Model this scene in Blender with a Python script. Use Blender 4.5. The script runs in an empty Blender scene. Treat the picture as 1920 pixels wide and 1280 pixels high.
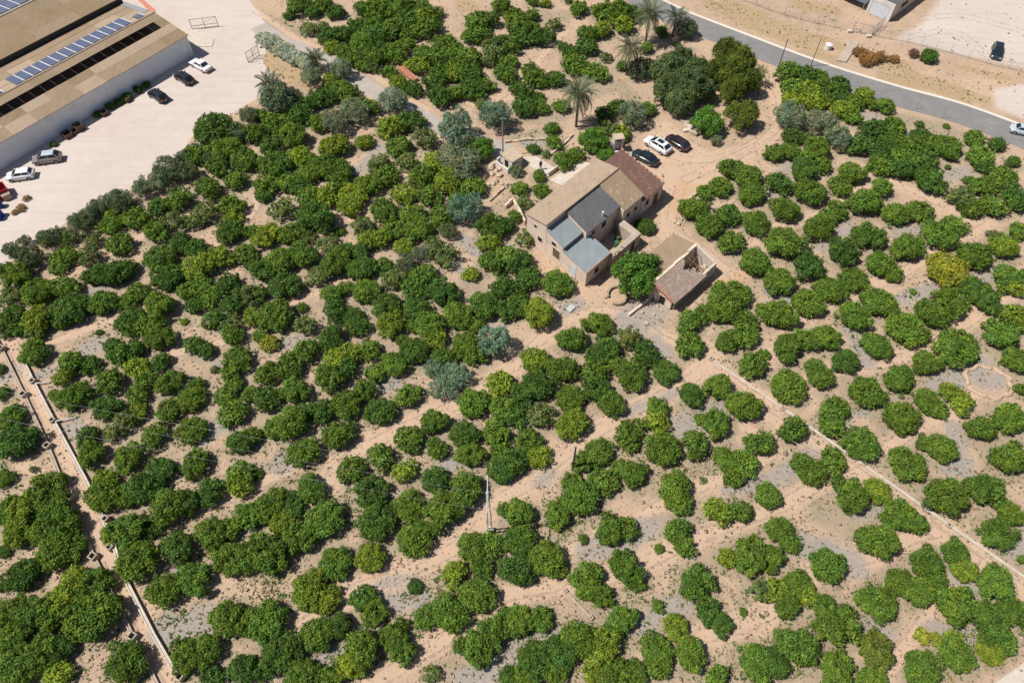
import bpy, math, random
import numpy as np
from mathutils import Vector, Matrix

# ------------------------------------------------------------------ scene, camera, light
scene = bpy.context.scene
C = scene.collection
PITCH, FPX, HCAM = math.radians(55), 1350.0, 76.0
cam_d = bpy.data.cameras.new('camera'); cam = bpy.data.objects.new('camera', cam_d); C.objects.link(cam)
cam.location = (0, 0, HCAM); cam.rotation_euler = (math.pi / 2 - PITCH, 0, 0)
cam_d.sensor_width = 36; cam_d.sensor_fit = 'HORIZONTAL'; cam_d.lens = 36 * FPX / 1920; cam_d.clip_end = 3000
scene.camera = cam

SUN_EL, SUN_AZ = math.radians(58), math.radians(263)       # azimuth clockwise from +Y
world = bpy.data.worlds.new('World'); scene.world = world; world.use_nodes = True
wn = world.node_tree.nodes; wl = world.node_tree.links
sky = wn.new('ShaderNodeTexSky'); sky.sky_type = 'NISHITA'; sky.sun_disc = False
sky.sun_elevation = SUN_EL; sky.sun_rotation = SUN_AZ
wl.new(sky.outputs[0], wn['Background'].inputs[0]); wn['Background'].inputs[1].default_value = 0.066
sun_d = bpy.data.lights.new('sun', 'SUN'); sun_d.energy = 5.0; sun_d.angle = math.radians(0.5); sun_d.color = (1, .955, .88)
sun = bpy.data.objects.new('sun', sun_d); C.objects.link(sun); sun.location = (-60, 60, 120)
to_sun = Vector((math.sin(SUN_AZ) * math.cos(SUN_EL), math.cos(SUN_AZ) * math.cos(SUN_EL), math.sin(SUN_EL)))
sun.rotation_euler = to_sun.to_track_quat('Z', 'Y').to_euler()
vs = scene.view_settings; vs.view_transform = 'Standard'; vs.look = 'None'; vs.gamma = 1; vs.exposure = 0.27

# ------------------------------------------------------------------ survey: photo position -> place on the ground (metres)
cp, sp = math.cos(PITCH), math.sin(PITCH)
def G(px, py, z=0.0):
    u, v = (px - 960) / FPX, (py - 640) / FPX
    t = (HCAM - z) / (sp + v * cp)
    return Vector((u * t, (cp - v * sp) * t, z))
def px_per_m(py): return FPX * (sp + (py - 640) / FPX * cp) / HCAM

# ------------------------------------------------------------------ materials
def rgb(r, g, b, k=1.0):
    f = lambda c: ((c / 255) / 12.92 if c / 255 <= .04045 else ((c / 255 + .055) / 1.055) ** 2.4) * k
    return (f(r), f(g), f(b), 1)
class NT:
    def __init__(s, name):
        s.m = bpy.data.materials.new(name); s.m.use_nodes = True; s.t = s.m.node_tree
        s.b = s.t.nodes['Principled BSDF']
    def n(s, typ, **kw):
        o = s.t.nodes.new('ShaderNode' + typ)
        for k, v in kw.items():
            if k.startswith('i_'):
                key = k[2:]; o.inputs[int(key) if key.isdigit() else key].default_value = v
            else: setattr(o, k, v)
        return o
    def l(s, a, b): s.t.links.new(a, b)
    def noise(s, scale, detail=4, rough=.6, co=None):
        o = s.n('TexNoise', i_Scale=scale, i_Detail=detail, i_Roughness=rough)
        s.l((co or s.coord()), o.inputs['Vector']); return o.outputs['Fac']
    def coord(s):
        if not hasattr(s, 'co'): s.co = s.n('TexCoord').outputs['Object']
        return s.co
    def ramp(s, fac, a, b):
        o = s.n('MapRange', i_1=a, i_2=b); s.l(fac, o.inputs[0]); return o.outputs[0]
    def mix(s, fac, a, b, mode='MIX'):
        o = s.n('Mix', data_type='RGBA', blend_type=mode)
        for v, i in ((fac, 0), (a, 6), (b, 7)):
            if isinstance(v, (int, float)): o.inputs[i].default_value = v
            elif isinstance(v, tuple): o.inputs[i].default_value = v
            else: s.l(v, o.inputs[i])
        return o.outputs[2]
    def math(s, op, a, b=0.0):
        o = s.n('Math', operation=op)
        for v, i in ((a, 0), (b, 1)):
            if isinstance(v, (int, float)): o.inputs[i].default_value = v
            else: s.l(v, o.inputs[i])
        return o.outputs[0]
    def bump(s, h, dist, strength=1.0):
        o = s.n('Bump', i_Distance=dist, i_Strength=strength); s.l(h, o.inputs['Height']); s.l(o.outputs[0], s.b.inputs['Normal'])

M = {}
def mat(name, c1, c2=None, scale=1.5, rough=.85, bump=0.0, bscale=12, spec=.25, metal=0.0, stain=None, stain_s=.5):
    t = NT(name); c2 = c2 or tuple(x * .8 for x in c1[:3]) + (1,)
    f = t.ramp(t.noise(scale, 6, .65), .32, .68); col = t.mix(f, c1, c2)
    if stain: col = t.mix(t.ramp(t.noise(stain_s, 8, .7), .52, .72), col, stain)
    t.l(col, t.b.inputs['Base Color']); t.b.inputs['Roughness'].default_value = rough
    t.b.inputs['Specular IOR Level'].default_value = spec; t.b.inputs['Metallic'].default_value = metal
    if bump: t.bump(t.noise(bscale, 5), bump)
    M[name] = t.m; return t
mat('plaster', (.66, .525, .43, 1), (.58, .455, .37, 1), .9, .9, .02, 9, stain=(.45, .355, .27, 1))
mat('plaster_white', (.62, .59, .56, 1), (.52, .49, .46, 1), .8, .9, .01, 9, stain=(.42, .39, .35, 1))
mat('wall_white', (.78, .77, .78, 1), (.72, .71, .72, 1), .35, .85, .006, 6, stain=(.54, .52, .51, 1), stain_s=.3)
mat('old_stone', (.36, .29, .22, 1), (.25, .20, .15, 1), 2.2, .95, .05, 7)
mat('concrete', (.42, .345, .28, 1), (.33, .265, .21, 1), 1.2, .9, .01, 12)
mat('concrete_pale', (.54, .475, .405, 1), (.42, .36, .30, 1), 1.4, .9, .012, 10)
mat('asphalt', (.20, .192, .188, 1), (.165, .158, .155, 1), .7, .9, .004, 40, stain=(.235, .222, .212, 1), stain_s=.25)
mat('lane', (.37, .33, .30, 1), (.31, .27, .24, 1), .8, .92, .008, 18, stain=(.42, .34, .27, 1))
mat('kerb', (.60, .55, .48, 1), (.50, .44, .38, 1), 1.5, .9, .01, 14)
mat('wood', (.16, .10, .06, 1), (.10, .065, .04, 1), 3, .85, .01, 20)
mat('bark', (.12, .09, .07, 1), (.07, .05, .04, 1), 6, .95, .02, 14)
mat('palm_bark', (.17, .125, .085, 1), (.10, .07, .05, 1), 5, .95, .04, 9)
mat('rust', (.16, .085, .055, 1), (.10, .055, .04, 1), 4, .8, 0)
mat('steel', (.36, .37, .38, 1), (.28, .29, .30, 1), 3, .5, 0, spec=.5, metal=.4)
mat('dark_steel', (.06, .055, .05, 1), (.04, .04, .04, 1), 3, .7, 0)
mat('galv', (.55, .55, .55, 1), (.45, .45, .45, 1), 3, .5, 0, metal=.3)
mat('glass', (.012, .016, .02, 1), (.018, .022, .028, 1), 1, .08, 0, spec=.8)
mat('dark', (.015, .013, .012, 1), (.025, .02, .018, 1), 1, .9, 0)
mat('rock', (.50, .40, .29, 1), (.36, .28, .2, 1), 2.5, .95, .05, 5)
mat('clay', (.46, .20, .125, 1), (.36, .15, .10, 1), 3, .85, .01, 10)
mat('old_tile', (.40, .305, .25, 1), (.27, .205, .17, 1), 3.5, .9, .01, 12, stain=(.50, .40, .33, 1), stain_s=1.6)
mat('fibre_roof', (.28, .205, .14, 1), (.24, .175, .115, 1), .5, .9, .006, 18, stain=(.27, .20, .125, 1), stain_s=.35)
mat('fibre_pale', (.355, .268, .195, 1), (.31, .232, .165, 1), .7, .9, .006, 18, stain=(.34, .26, .18, 1), stain_s=.6)
mat('moss_roof', (.25, .185, .12, 1), (.205, .148, .08, 1), .28, .9, .006, 18, stain=(.24, .19, .13, 1), stain_s=.5)
mat('red_roof', (.155, .085, .067, 1), (.125, .07, .058, 1), 1.2, .9, .008, 16, stain=(.27, .155, .115, 1), stain_s=1.6)
mat('dark_roof', (.105, .105, .112, 1), (.088, .088, .094, 1), .8, .8, .004, 15, stain=(.14, .132, .13, 1), stain_s=.7)
mat('blue_roof', (.215, .25, .262, 1), (.19, .222, .235, 1), .8, .75, .003, 15, stain=(.25, .275, .28, 1), stain_s=.6)
mat('berm', (.47, .345, .25, 1), (.40, .29, .21, 1), 2, .95, .05, 6)
mat('rubber', (.015, .015, .015, 1), (.02, .02, .02, 1), 4, .8, 0)
mat('solar', (.085, .10, .16, 1), (.10, .115, .175, 1), .8, .22, 0, spec=.6)
mat('rail_white', (.56, .55, .56, 1), (.50, .49, .50, 1), 2, .6, 0)
mat('terracotta_floor', (.50, .20, .13, 1), (.44, .18, .12, 1), 3, .85, 0)
mat('red_paint', (.36, .03, .04, 1), (.30, .025, .03, 1), 2, .5, 0)
mat('blue_paint', (.03, .07, .33, 1), (.025, .05, .26, 1), 2, .45, 0)
mat('yellow_paint', (.36, .26, .07, 1), (.30, .21, .06, 1), 2, .6, 0)
mat('green_paint', (.05, .12, .06, 1), (.04, .10, .05, 1), 2, .6, 0)
mat('shutter', (.56, .60, .64, 1), (.50, .54, .58, 1), 1.2, .5, 0)
mat('slate_panel', (.10, .125, .145, 1), (.085, .105, .125, 1), .6, .6, 0)
mat('cloth_dark', (.035, .035, .05, 1), (.025, .025, .035, 1), 5, .9, 0)
mat('skin', (.36, .22, .16, 1), (.33, .2, .15, 1), 5, .6, 0)
mat('lamp_red', (.35, .015, .012, 1), (.3, .01, .01, 1), 2, .25, 0, spec=.5)
mat('lamp_clear', (.65, .66, .68, 1), (.6, .6, .62, 1), 2, .15, 0, spec=.7)
def streak(name, dark, light):
    m_ = M[name]; tr = m_.node_tree; b_ = tr.nodes['Principled BSDF']; src = b_.inputs['Base Color'].links[0].from_socket
    q = NT.__new__(NT); q.m, q.t, q.b = m_, tr, b_
    mp = q.n('Mapping'); mp.inputs['Rotation'].default_value = (0, 0, math.radians(-52)); mp.inputs['Scale'].default_value = (2.6, .22, 1); q.l(q.n('NewGeometry').outputs['Position'], mp.inputs[0])
    n1 = q.n('TexNoise', i_Scale=1.0, i_Detail=6, i_Roughness=.7); q.l(mp.outputs[0], n1.inputs['Vector'])
    c_ = q.mix(q.math('MULTIPLY', q.ramp(n1.outputs['Fac'], .5, .72), .55), src, dark); c_ = q.mix(q.math('MULTIPLY', q.ramp(n1.outputs['Fac'], .46, .3), .4), c_, light); q.l(c_, b_.inputs['Base Color'])
    mp2 = q.n('Mapping'); mp2.inputs['Rotation'].default_value = (0, 0, math.radians(-52)); q.l(q.n('NewGeometry').outputs['Position'], mp2.inputs[0])
    wv = q.n('TexWave', i_Scale=2.6, i_Distortion=.3); q.l(mp2.outputs[0], wv.inputs['Vector']); q.bump(wv.outputs['Fac'], .03, .5)
for n_, d_, l_ in (('fibre_roof', (.19, .14, .09, 1), (.34, .27, .20, 1)), ('fibre_pale', (.25, .19, .13, 1), (.42, .34, .265, 1)), ('moss_roof', (.17, .13, .08, 1), (.31, .24, .17, 1)), ('dark_roof', (.07, .07, .073, 1), (.14, .135, .135, 1)), ('blue_roof', (.16, .185, .195, 1), (.27, .295, .30, 1)), ('red_roof', (.09, .05, .042, 1), (.23, .13, .10, 1))): streak(n_, d_, l_)
def paint(name, col, rough=.25):
    t = mat(name, col, tuple(c * .93 for c in col[:3]) + (1,), 1.2, rough, 0, spec=.5)
    t.b.inputs['Coat Weight'].default_value = .5; t.b.inputs['Coat Roughness'].default_value = .08
paint('car_white', (.68, .69, .70, 1)); paint('car_black', (.012, .013, .016, 1)); paint('car_brown', (.028, .016, .018, 1))
paint('car_grey', (.20, .18, .165, 1)); paint('car_silver', (.40, .46, .52, 1)); paint('car_night', (.012, .02, .028, 1))

def leafmat(name, transl=.2, rough=.7):
    t = NT(name)
    oi = t.n('ObjectInfo'); at = t.n('Attribute', attribute_name='tint')
    col = t.mix(1.0, oi.outputs['Color'], at.outputs['Color'], 'MULTIPLY')
    t.l(col, t.b.inputs['Base Color']); t.b.inputs['Roughness'].default_value = rough
    t.b.inputs['Specular IOR Level'].default_value = .12
    tr = t.n('BsdfTranslucent'); t.l(t.mix(1.0, col, (1.25, 1.35, .55, 1), 'MULTIPLY'), tr.inputs[0])
    mx = t.n('MixShader'); mx.inputs[0].default_value = transl
    t.l(t.b.outputs[0], mx.inputs[1]); t.l(tr.outputs[0], mx.inputs[2])
    t.l(mx.outputs[0], t.t.nodes['Material Output'].inputs[0]); M[name] = t.m
leafmat('leaf'); leafmat('needle', .1, .7)
# stones / clods, coloured per piece
t = NT('clod'); at = t.n('Attribute', attribute_name='tint'); t.l(at.outputs['Color'], t.b.inputs['Base Color']); t.b.inputs['Roughness'].default_value = .95; M['clod'] = t.m

# ground
t = NT('ground'); co = t.n('NewGeometry').outputs['Position']; t.co = co
a1 = t.n('Attribute', attribute_name='mask_a'); a2 = t.n('Attribute', attribute_name='mask_b')
s1 = t.n('SeparateColor'); s2 = t.n('SeparateColor'); t.l(a1.outputs['Color'], s1.inputs[0]); t.l(a2.outputs['Color'], s2.inputs[0])
nb = t.noise(.09, 6, .6); nm = t.noise(.55, 7, .68); nf = t.noise(3.2, 6, .7); ng = t.noise(9, 4, .7)
soil = t.mix(t.ramp(nm, .35, .68), (0.438, 0.315, 0.223, 1), (0.317, 0.234, 0.169, 1))
soil = t.mix(t.ramp(nb, .4, .66), soil, (0.467, 0.329, 0.228, 1))
soil = t.mix(t.math('MULTIPLY', t.ramp(nf, .52, .68), .6), soil, (0.251, 0.183, 0.128, 1))
soil = t.mix(t.math('MULTIPLY', t.ramp(ng, .60, .75), .35), soil, (0.560, 0.451, 0.337, 1))
def masked(src, wob, lo=.35, hi=.65):
    return t.ramp(t.math('ADD', src, t.math('MULTIPLY', t.math('SUBTRACT', t.math('ADD', t.math('MULTIPLY', nm, .6), t.math('MULTIPLY', nf, .4)), .5), wob)), lo, hi)
green = masked(s1.outputs['Blue'], 1.6, .45, .85)
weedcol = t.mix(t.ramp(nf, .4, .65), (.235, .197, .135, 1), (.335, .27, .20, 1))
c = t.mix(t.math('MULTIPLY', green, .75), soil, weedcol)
trackc = t.mix(t.ramp(nm, .3, .75), (0.495, 0.352, 0.250, 1), (0.429, 0.310, 0.223, 1))
trackc = t.mix(t.math('MULTIPLY', t.ramp(nf, .58, .74), .3), trackc, (0.336, 0.240, 0.169, 1))
c = t.mix(masked(s1.outputs['Red'], .9), c, trackc)
greyc = t.mix(t.ramp(nf, .35, .7), (0.322, 0.286, 0.256, 1), (0.247, 0.220, 0.199, 1))
c = t.mix(t.math('MULTIPLY', masked(s1.outputs['Green'], 2.4, .3, .8), .88), c, greyc)
dryc = t.mix(t.ramp(nf, .3, .7), (0.308, 0.216, 0.115, 1), (0.402, 0.300, 0.192, 1))
c = t.mix(t.math('MULTIPLY', masked(s2.outputs['Green'], 1.4), .9), c, dryc)
yardc = t.mix(t.ramp(nm, .28, .75), (0.499, 0.424, 0.378, 1), (0.434, 0.362, 0.319, 1))
yardc = t.mix(t.math('MULTIPLY', t.ramp(nb, .42, .62), .5), yardc, (0.521, 0.459, 0.422, 1))
nst = t.n('TexNoise', i_Scale=1.0, i_Detail=5); mp_ = t.n('Mapping'); mp_.inputs['Rotation'].default_value = (0, 0, math.radians(-50)); mp_.inputs['Scale'].default_value = (.06, 1.3, 1); t.l(co, mp_.inputs[0]); t.l(mp_.outputs[0], nst.inputs['Vector'])
yardc = t.mix(t.math('MULTIPLY', t.ramp(nst.outputs['Fac'], .5, .7), .45), yardc, (0.406, 0.340, 0.309, 1))
yardc = t.mix(t.math('MULTIPLY', t.ramp(ng, .6, .8), .25), yardc, (0.330, 0.271, 0.233, 1))
c = t.mix(masked(s2.outputs['Red'], .7, .4, .6), c, yardc)
redc = t.mix(t.ramp(nm, .3, .7), (0.485, 0.300, 0.173, 1), (0.438, 0.291, 0.182, 1))
c = t.mix(t.math('MULTIPLY', masked(s2.outputs['Blue'], 1.0), .7), c, redc)
t.l(c, t.b.inputs['Base Color']); t.b.inputs['Roughness'].default_value = .96; t.b.inputs['Specular IOR Level'].default_value = .1
hgt_ = t.math('ADD', t.math('MULTIPLY', nf, .6), t.math('MULTIPLY', ng, .25))
t.bump(t.math('MULTIPLY', hgt_, t.math('SUBTRACT', 1.0, t.math('MULTIPLY', s2.outputs['Red'], .85))), .22, .8); M['ground'] = t.m

# ------------------------------------------------------------------ mesh helpers
class MB:
    def __init__(s): s.v = []; s.f = []
    def add(s, vs_, fs):
        o = len(s.v); s.v += [Vector(p) for p in vs_]; s.f += [tuple(i + o for i in f) for f in fs]; return s
    def hexa(s, p):      # p0-3 bottom ring ccw, p4-7 top ring
        return s.add(p, [(3, 2, 1, 0), (4, 5, 6, 7), (0, 1, 5, 4), (1, 2, 6, 5), (2, 3, 7, 6), (3, 0, 4, 7)])
    def box(s, c_, d, ax=None):
        c_ = Vector(c_); X, Y, Z = ax or (Vector((1, 0, 0)), Vector((0, 1, 0)), Vector((0, 0, 1)))
        h = [x / 2 for x in d]
        return s.hexa([c_ + X * h[0] * i + Y * h[1] * j + Z * h[2] * k for k in (-1, 1) for i, j in ((-1, -1), (1, -1), (1, 1), (-1, 1))])
    def slab(s, top, th):
        n = len(top); top = [Vector(p) for p in top]; bot = [p - Vector((0, 0, th)) for p in top]
        return s.add(top + bot, [tuple(range(n)), tuple(range(2 * n - 1, n - 1, -1))] + [(i, i + n, (i + 1) % n + n, (i + 1) % n) for i in range(n)])
    def tube(s, p0, p1, r0, r1=None, n=8):
        p0, p1 = Vector(p0), Vector(p1); r1 = r0 if r1 is None else r1
        d = (p1 - p0).normalized(); x = d.orthogonal().normalized(); y = d.cross(x)
        ring = lambda p, r: [p + (x * math.cos(2 * math.pi * i / n) + y * math.sin(2 * math.pi * i / n)) * r for i in range(n)]
        return s.add(ring(p0, r0) + ring(p1, r1), [(i, (i + 1) % n, (i + 1) % n + n, i + n) for i in range(n)] + [tuple(range(n - 1, -1, -1)), tuple(range(n, 2 * n))])
    def path(s, pts, rs, n=6):
        pts = [Vector(p) for p in pts]; rings = []
        for k, p in enumerate(pts):
            d = (pts[min(k + 1, len(pts) - 1)] - pts[max(k - 1, 0)]).normalized()
            x = d.cross(Vector((0.13, 0.97, .2))).normalized(); y = d.cross(x); r = rs[k] if isinstance(rs, (list, tuple)) else rs
            rings += [p + (x * math.cos(2 * math.pi * i / n) + y * math.sin(2 * math.pi * i / n)) * r for i in range(n)]
        fs = [(k * n + i, k * n + (i + 1) % n, (k + 1) * n + (i + 1) % n, (k + 1) * n + i) for k in range(len(pts) - 1) for i in range(n)]
        fs += [tuple(range(n - 1, -1, -1)), tuple(range((len(pts) - 1) * n, len(pts) * n))]
        return s.add(rings, fs)
    def mesh(s, name, m, off=Vector((0, 0, 0)), smooth=False):
        me = bpy.data.meshes.new(name); me.from_pydata([tuple(p - off) for p in s.v], [], s.f); me.validate()
        me.materials.append(M[m]); me.update()
        if smooth: me.polygons.foreach_set('use_smooth', [True] * len(me.polygons))
        return me
    def build(s, name, m, parent=None, smooth=False, bevel=0):
        off = root_loc(parent) if parent else Vector((0, 0, 0))
        o = bpy.data.objects.new(name, s.mesh(name, m, off, smooth)); C.objects.link(o); o.parent = parent
        if bevel:
            b = o.modifiers.new('bevel', 'BEVEL'); b.width = bevel; b.segments = 1; b.limit_method = 'ANGLE'
        return o
def root_loc(o):
    v = Vector((0, 0, 0))
    while o: v += o.location; o = o.parent
    return v
def tag(o, label=None, cat=None, group=None, kind=None):
    for k, v in (('label', label), ('category', cat), ('group', group), ('kind', kind)):
        if v: o[k] = v
    return o
def thing(name, label, cat, loc=(0, 0, 0), group=None):
    o = bpy.data.objects.new(name, None); C.objects.link(o); o.location = loc; o.empty_display_size = .3
    return tag(o, label, cat, group)
def single(mb, name, m, label, cat, base, group=None, smooth=False, bevel=0):
    base = Vector(base); o = bpy.data.objects.new(name, mb.mesh(name, m, base, smooth)); C.objects.link(o); o.location = base
    if bevel:
        b = o.modifiers.new('bevel', 'BEVEL'); b.width = bevel; b.segments = 1
    return tag(o, label, cat, group)
def npmesh(name, V, F, m, tint=None, smooth=False):
    me = bpy.data.meshes.new(name); nv, nf, k = len(V), len(F), F.shape[1]
    me.vertices.add(nv); me.vertices.foreach_set('co', np.asarray(V, np.float32).ravel())
    me.loops.add(nf * k); me.loops.foreach_set('vertex_index', np.asarray(F, np.int32).ravel())
    me.polygons.add(nf); me.polygons.foreach_set('loop_start', np.arange(0, nf * k, k, dtype=np.int32))
    me.update(calc_edges=True)
    if tint is not None:
        a = me.attributes.new('tint', 'FLOAT_COLOR', 'POINT'); a.data.foreach_set('color', np.asarray(tint, np.float32).ravel())
    if smooth: me.polygons.foreach_set('use_smooth', np.ones(nf, bool))
    me.materials.append(M[m]); return me
class Fr:
    """Building frame: a along, b across, z up; corner at a surveyed spot."""
    def __init__(s, o, angA, angB=None):
        s.O = Vector(o); angB = angA - 90 if angB is None else angB
        s.A = Vector((math.cos(math.radians(angA)), math.sin(math.radians(angA)), 0)); s.B = Vector((math.cos(math.radians(angB)), math.sin(math.radians(angB)), 0))
    def __call__(s, a, b, z=0): return s.O + s.A * a + s.B * b + Vector((0, 0, z))
    def block(s, mb, a0, a1, b0, b1, zt0, zt1=None, zb=0.0):   # top z at b0 / at b1
        zt1 = zt0 if zt1 is None else zt1
        return mb.hexa([s(a0, b1, zb), s(a1, b1, zb), s(a1, b0, zb), s(a0, b0, zb), s(a0, b1, zt1), s(a1, b1, zt1), s(a1, b0, zt0), s(a0, b0, zt0)])
    def roof(s, mb, a0, a1, b0, b1, z0, z1, th=.1):
        return mb.slab([s(a0, b1, z1), s(a1, b1, z1), s(a1, b0, z0), s(a0, b0, z0)], th)
rnd = random.Random(7)

# ------------------------------------------------------------------ ground sheet with soil masks
def P2(pts): return np.array([G(x, y)[:2] for x, y in pts])
xs = np.concatenate([np.linspace(-900, -125, 16), np.arange(-120, 120.1, .5), np.linspace(125, 900, 16)])
ys = np.concatenate([np.linspace(-300, -5, 10), np.arange(0, 150.1, .5), np.linspace(155, 1200, 18)])
GX, GY = np.meshgrid(xs, ys); gx, gy = GX.ravel(), GY.ravel()
def seg_dist(P):
    d = np.full(gx.shape, 1e9)
    for (x0, y0), (x1, y1) in zip(P[:-1], P[1:]):
        dx, dy = x1 - x0, y1 - y0; L = dx * dx + dy * dy + 1e-9
        u = np.clip(((gx - x0) * dx + (gy - y0) * dy) / L, 0, 1)
        d = np.minimum(d, np.hypot(gx - x0 - u * dx, gy - y0 - u * dy))
    return d
def band(mask, pts, w, soft=.8, amt=1.0):
    if len(pts) == 1: pts = [pts[0], (pts[0][0] + 1, pts[0][1])]
    np.maximum(mask, amt * np.clip((w / 2 + soft / 2 - seg_dist(P2(pts))) / soft, 0, 1), out=mask)
def poly(mask, pts, soft=.8, amt=1.0):
    P = P2(pts); inside = np.zeros(gx.shape, bool); n = len(P)
    for i in range(n):
        (x0, y0), (x1, y1) = P[i], P[(i + 1) % n]
        if y0 != y1: inside ^= ((gy < y0) != (gy < y1)) & (gx < (x1 - x0) * (gy - y0) / (y1 - y0) + x0)
    d = seg_dist(np.vstack([P, P[:1]]))
    np.maximum(mask, amt * np.clip(.5 + np.where(inside, d, -d) / soft, 0, 1), out=mask)
trk, gry, wed, yrd, dry, red = (np.zeros(gx.shape) for _ in range(6))
LANE = [(400, -60), (455, 15), (500, 62), (560, 92), (620, 118), (680, 158), (740, 192), (800, 226), (860, 250), (905, 268), (950, 285)]
ROAD = [(1150, -45), (1205, 0), (1262, 30), (1310, 50), (1385, 79), (1460, 108), (1560, 144), (1680, 181), (1780, 208), (1850, 232), (1925, 262), (2010, 305)]
poly(yrd, [(-150, 620), (0, 505), (70, 450), (150, 402), (255, 350), (330, 300), (375, 235), (430, 215), (490, 180), (520, 150), (492, 118), (500, 92), (560, 96), (540, 70), (500, 45), (470, 5), (430, -60), (-300, -60), (-300, 620)], 1.2)
poly(yrd, [(1655, 78), (1720, 40), (1770, -30), (2200, -30), (2200, 230), (1920, 132), (1800, 108), (1700, 84)], 5.0, .72)
poly(yrd, [(1850, 165), (1920, 150), (2100, 200), (2100, 290), (1925, 232), (1860, 205)], 4, .7)
poly(yrd, [(1850, 1290), (1925, 1238), (2050, 1250), (2050, 1400), (1800, 1400)], .5)
poly(trk, [(1190, 320), (1215, 250), (1250, 225), (1290, 262), (1330, 285), (1400, 270), (1450, 240), (1440, 150), (1470, 130), (1480, 220), (1450, 275), (1350, 330), (1285, 385), (1262, 430), (1330, 470), (1390, 520), (1350, 545), (1230, 440), (1250, 360)], 1.5)
poly(red, [(1255, 370), (1275, 335), (1310, 345), (1285, 385), (1262, 420)], 2.0)
band(red, [(1365, 530), (1400, 515)], 2.0); band(red, [(240, 980)], 2)
TRACKS = [([(200, 1160), (330, 1110), (430, 1075), (520, 1010), (600, 930), (640, 870), (740, 810), (860, 755), (960, 690), (1010, 640), (1090, 590), (1180, 590), (1250, 640), (1340, 660)], 2.6),
 ([(560, 1180), (660, 1110), (740, 1080), (880, 1010), (920, 950), (1000, 900), (1060, 850), (1150, 790), (1280, 720), (1320, 690)], 2.6),
 ([(700, 1280), (860, 1180), (900, 1130), (1060, 1090), (1150, 1080), (1300, 1010), (1430, 960), (1480, 940), (1560, 890)], 2.2),
 ([(1000, 1060), (1180, 980), (1290, 920), (1400, 880), (1450, 840), (1400, 800)], 1.8),
 ([(1150, 1280), (1300, 1200), (1440, 1150), (1530, 1070), (1640, 1040), (1700, 1010), (1780, 990)], 2.2),
 ([(1330, 690), (1400, 750), (1470, 800), (1600, 880), (1750, 995), (1920, 1110)], 2.2),
 ([(1340, 690), (1460, 760), (1560, 690), (1660, 680), (1740, 650), (1880, 560), (1920, 540)], 2.0),
 ([(1440, 670), (1480, 620), (1560, 560), (1650, 530), (1730, 490), (1800, 450), (1860, 420)], 1.8),
 ([(1390, 510), (1440, 430), (1540, 400), (1620, 350), (1660, 340)], 1.8), ([(1590, 310), (1650, 330), (1720, 360), (1790, 395), (1830, 420)], 2.4),
 ([(1560, 880), (1660, 840), (1720, 800), (1800, 770), (1830, 740)], 1.6), ([(1650, 1280), (1760, 1130), (1850, 1010)], 1.4),
 ([(20, 640), (60, 720), (110, 830), (150, 930), (195, 1020), (240, 1110), (300, 1230), (330, 1290)], 1.8),
 ([(100, 640), (180, 610), (260, 590), (300, 560)], 1.8), ([(90, 530), (160, 490), (240, 460), (280, 430)], 1.6),
 ([(330, 660), (420, 640), (480, 590), (560, 560), (640, 530)], 1.4), ([(580, 420), (640, 420), (690, 385), (740, 345), (780, 315)], 1.5),
 ([(360, 470), (420, 450), (470, 400), (500, 330)], 1.5), ([(280, 930), (360, 950), (430, 930), (520, 890), (600, 850)], 1.6),
 ([(850, 170), (900, 200), (960, 180), (1020, 100), (1060, 60)], 1.6), ([(640, 190), (700, 195), (780, 235), (860, 262), (930, 280)], 4.0),
 ([(480, 20), (560, 75), (650, 105), (720, 155), (800, 205)], 1.3), ([(40, 870), (110, 900)], 1.5), ([(60, 1040), (150, 1100), (200, 1130)], 1.2)]
for p_, w_ in TRACKS: band(trk, p_, w_, 1.4)
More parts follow.
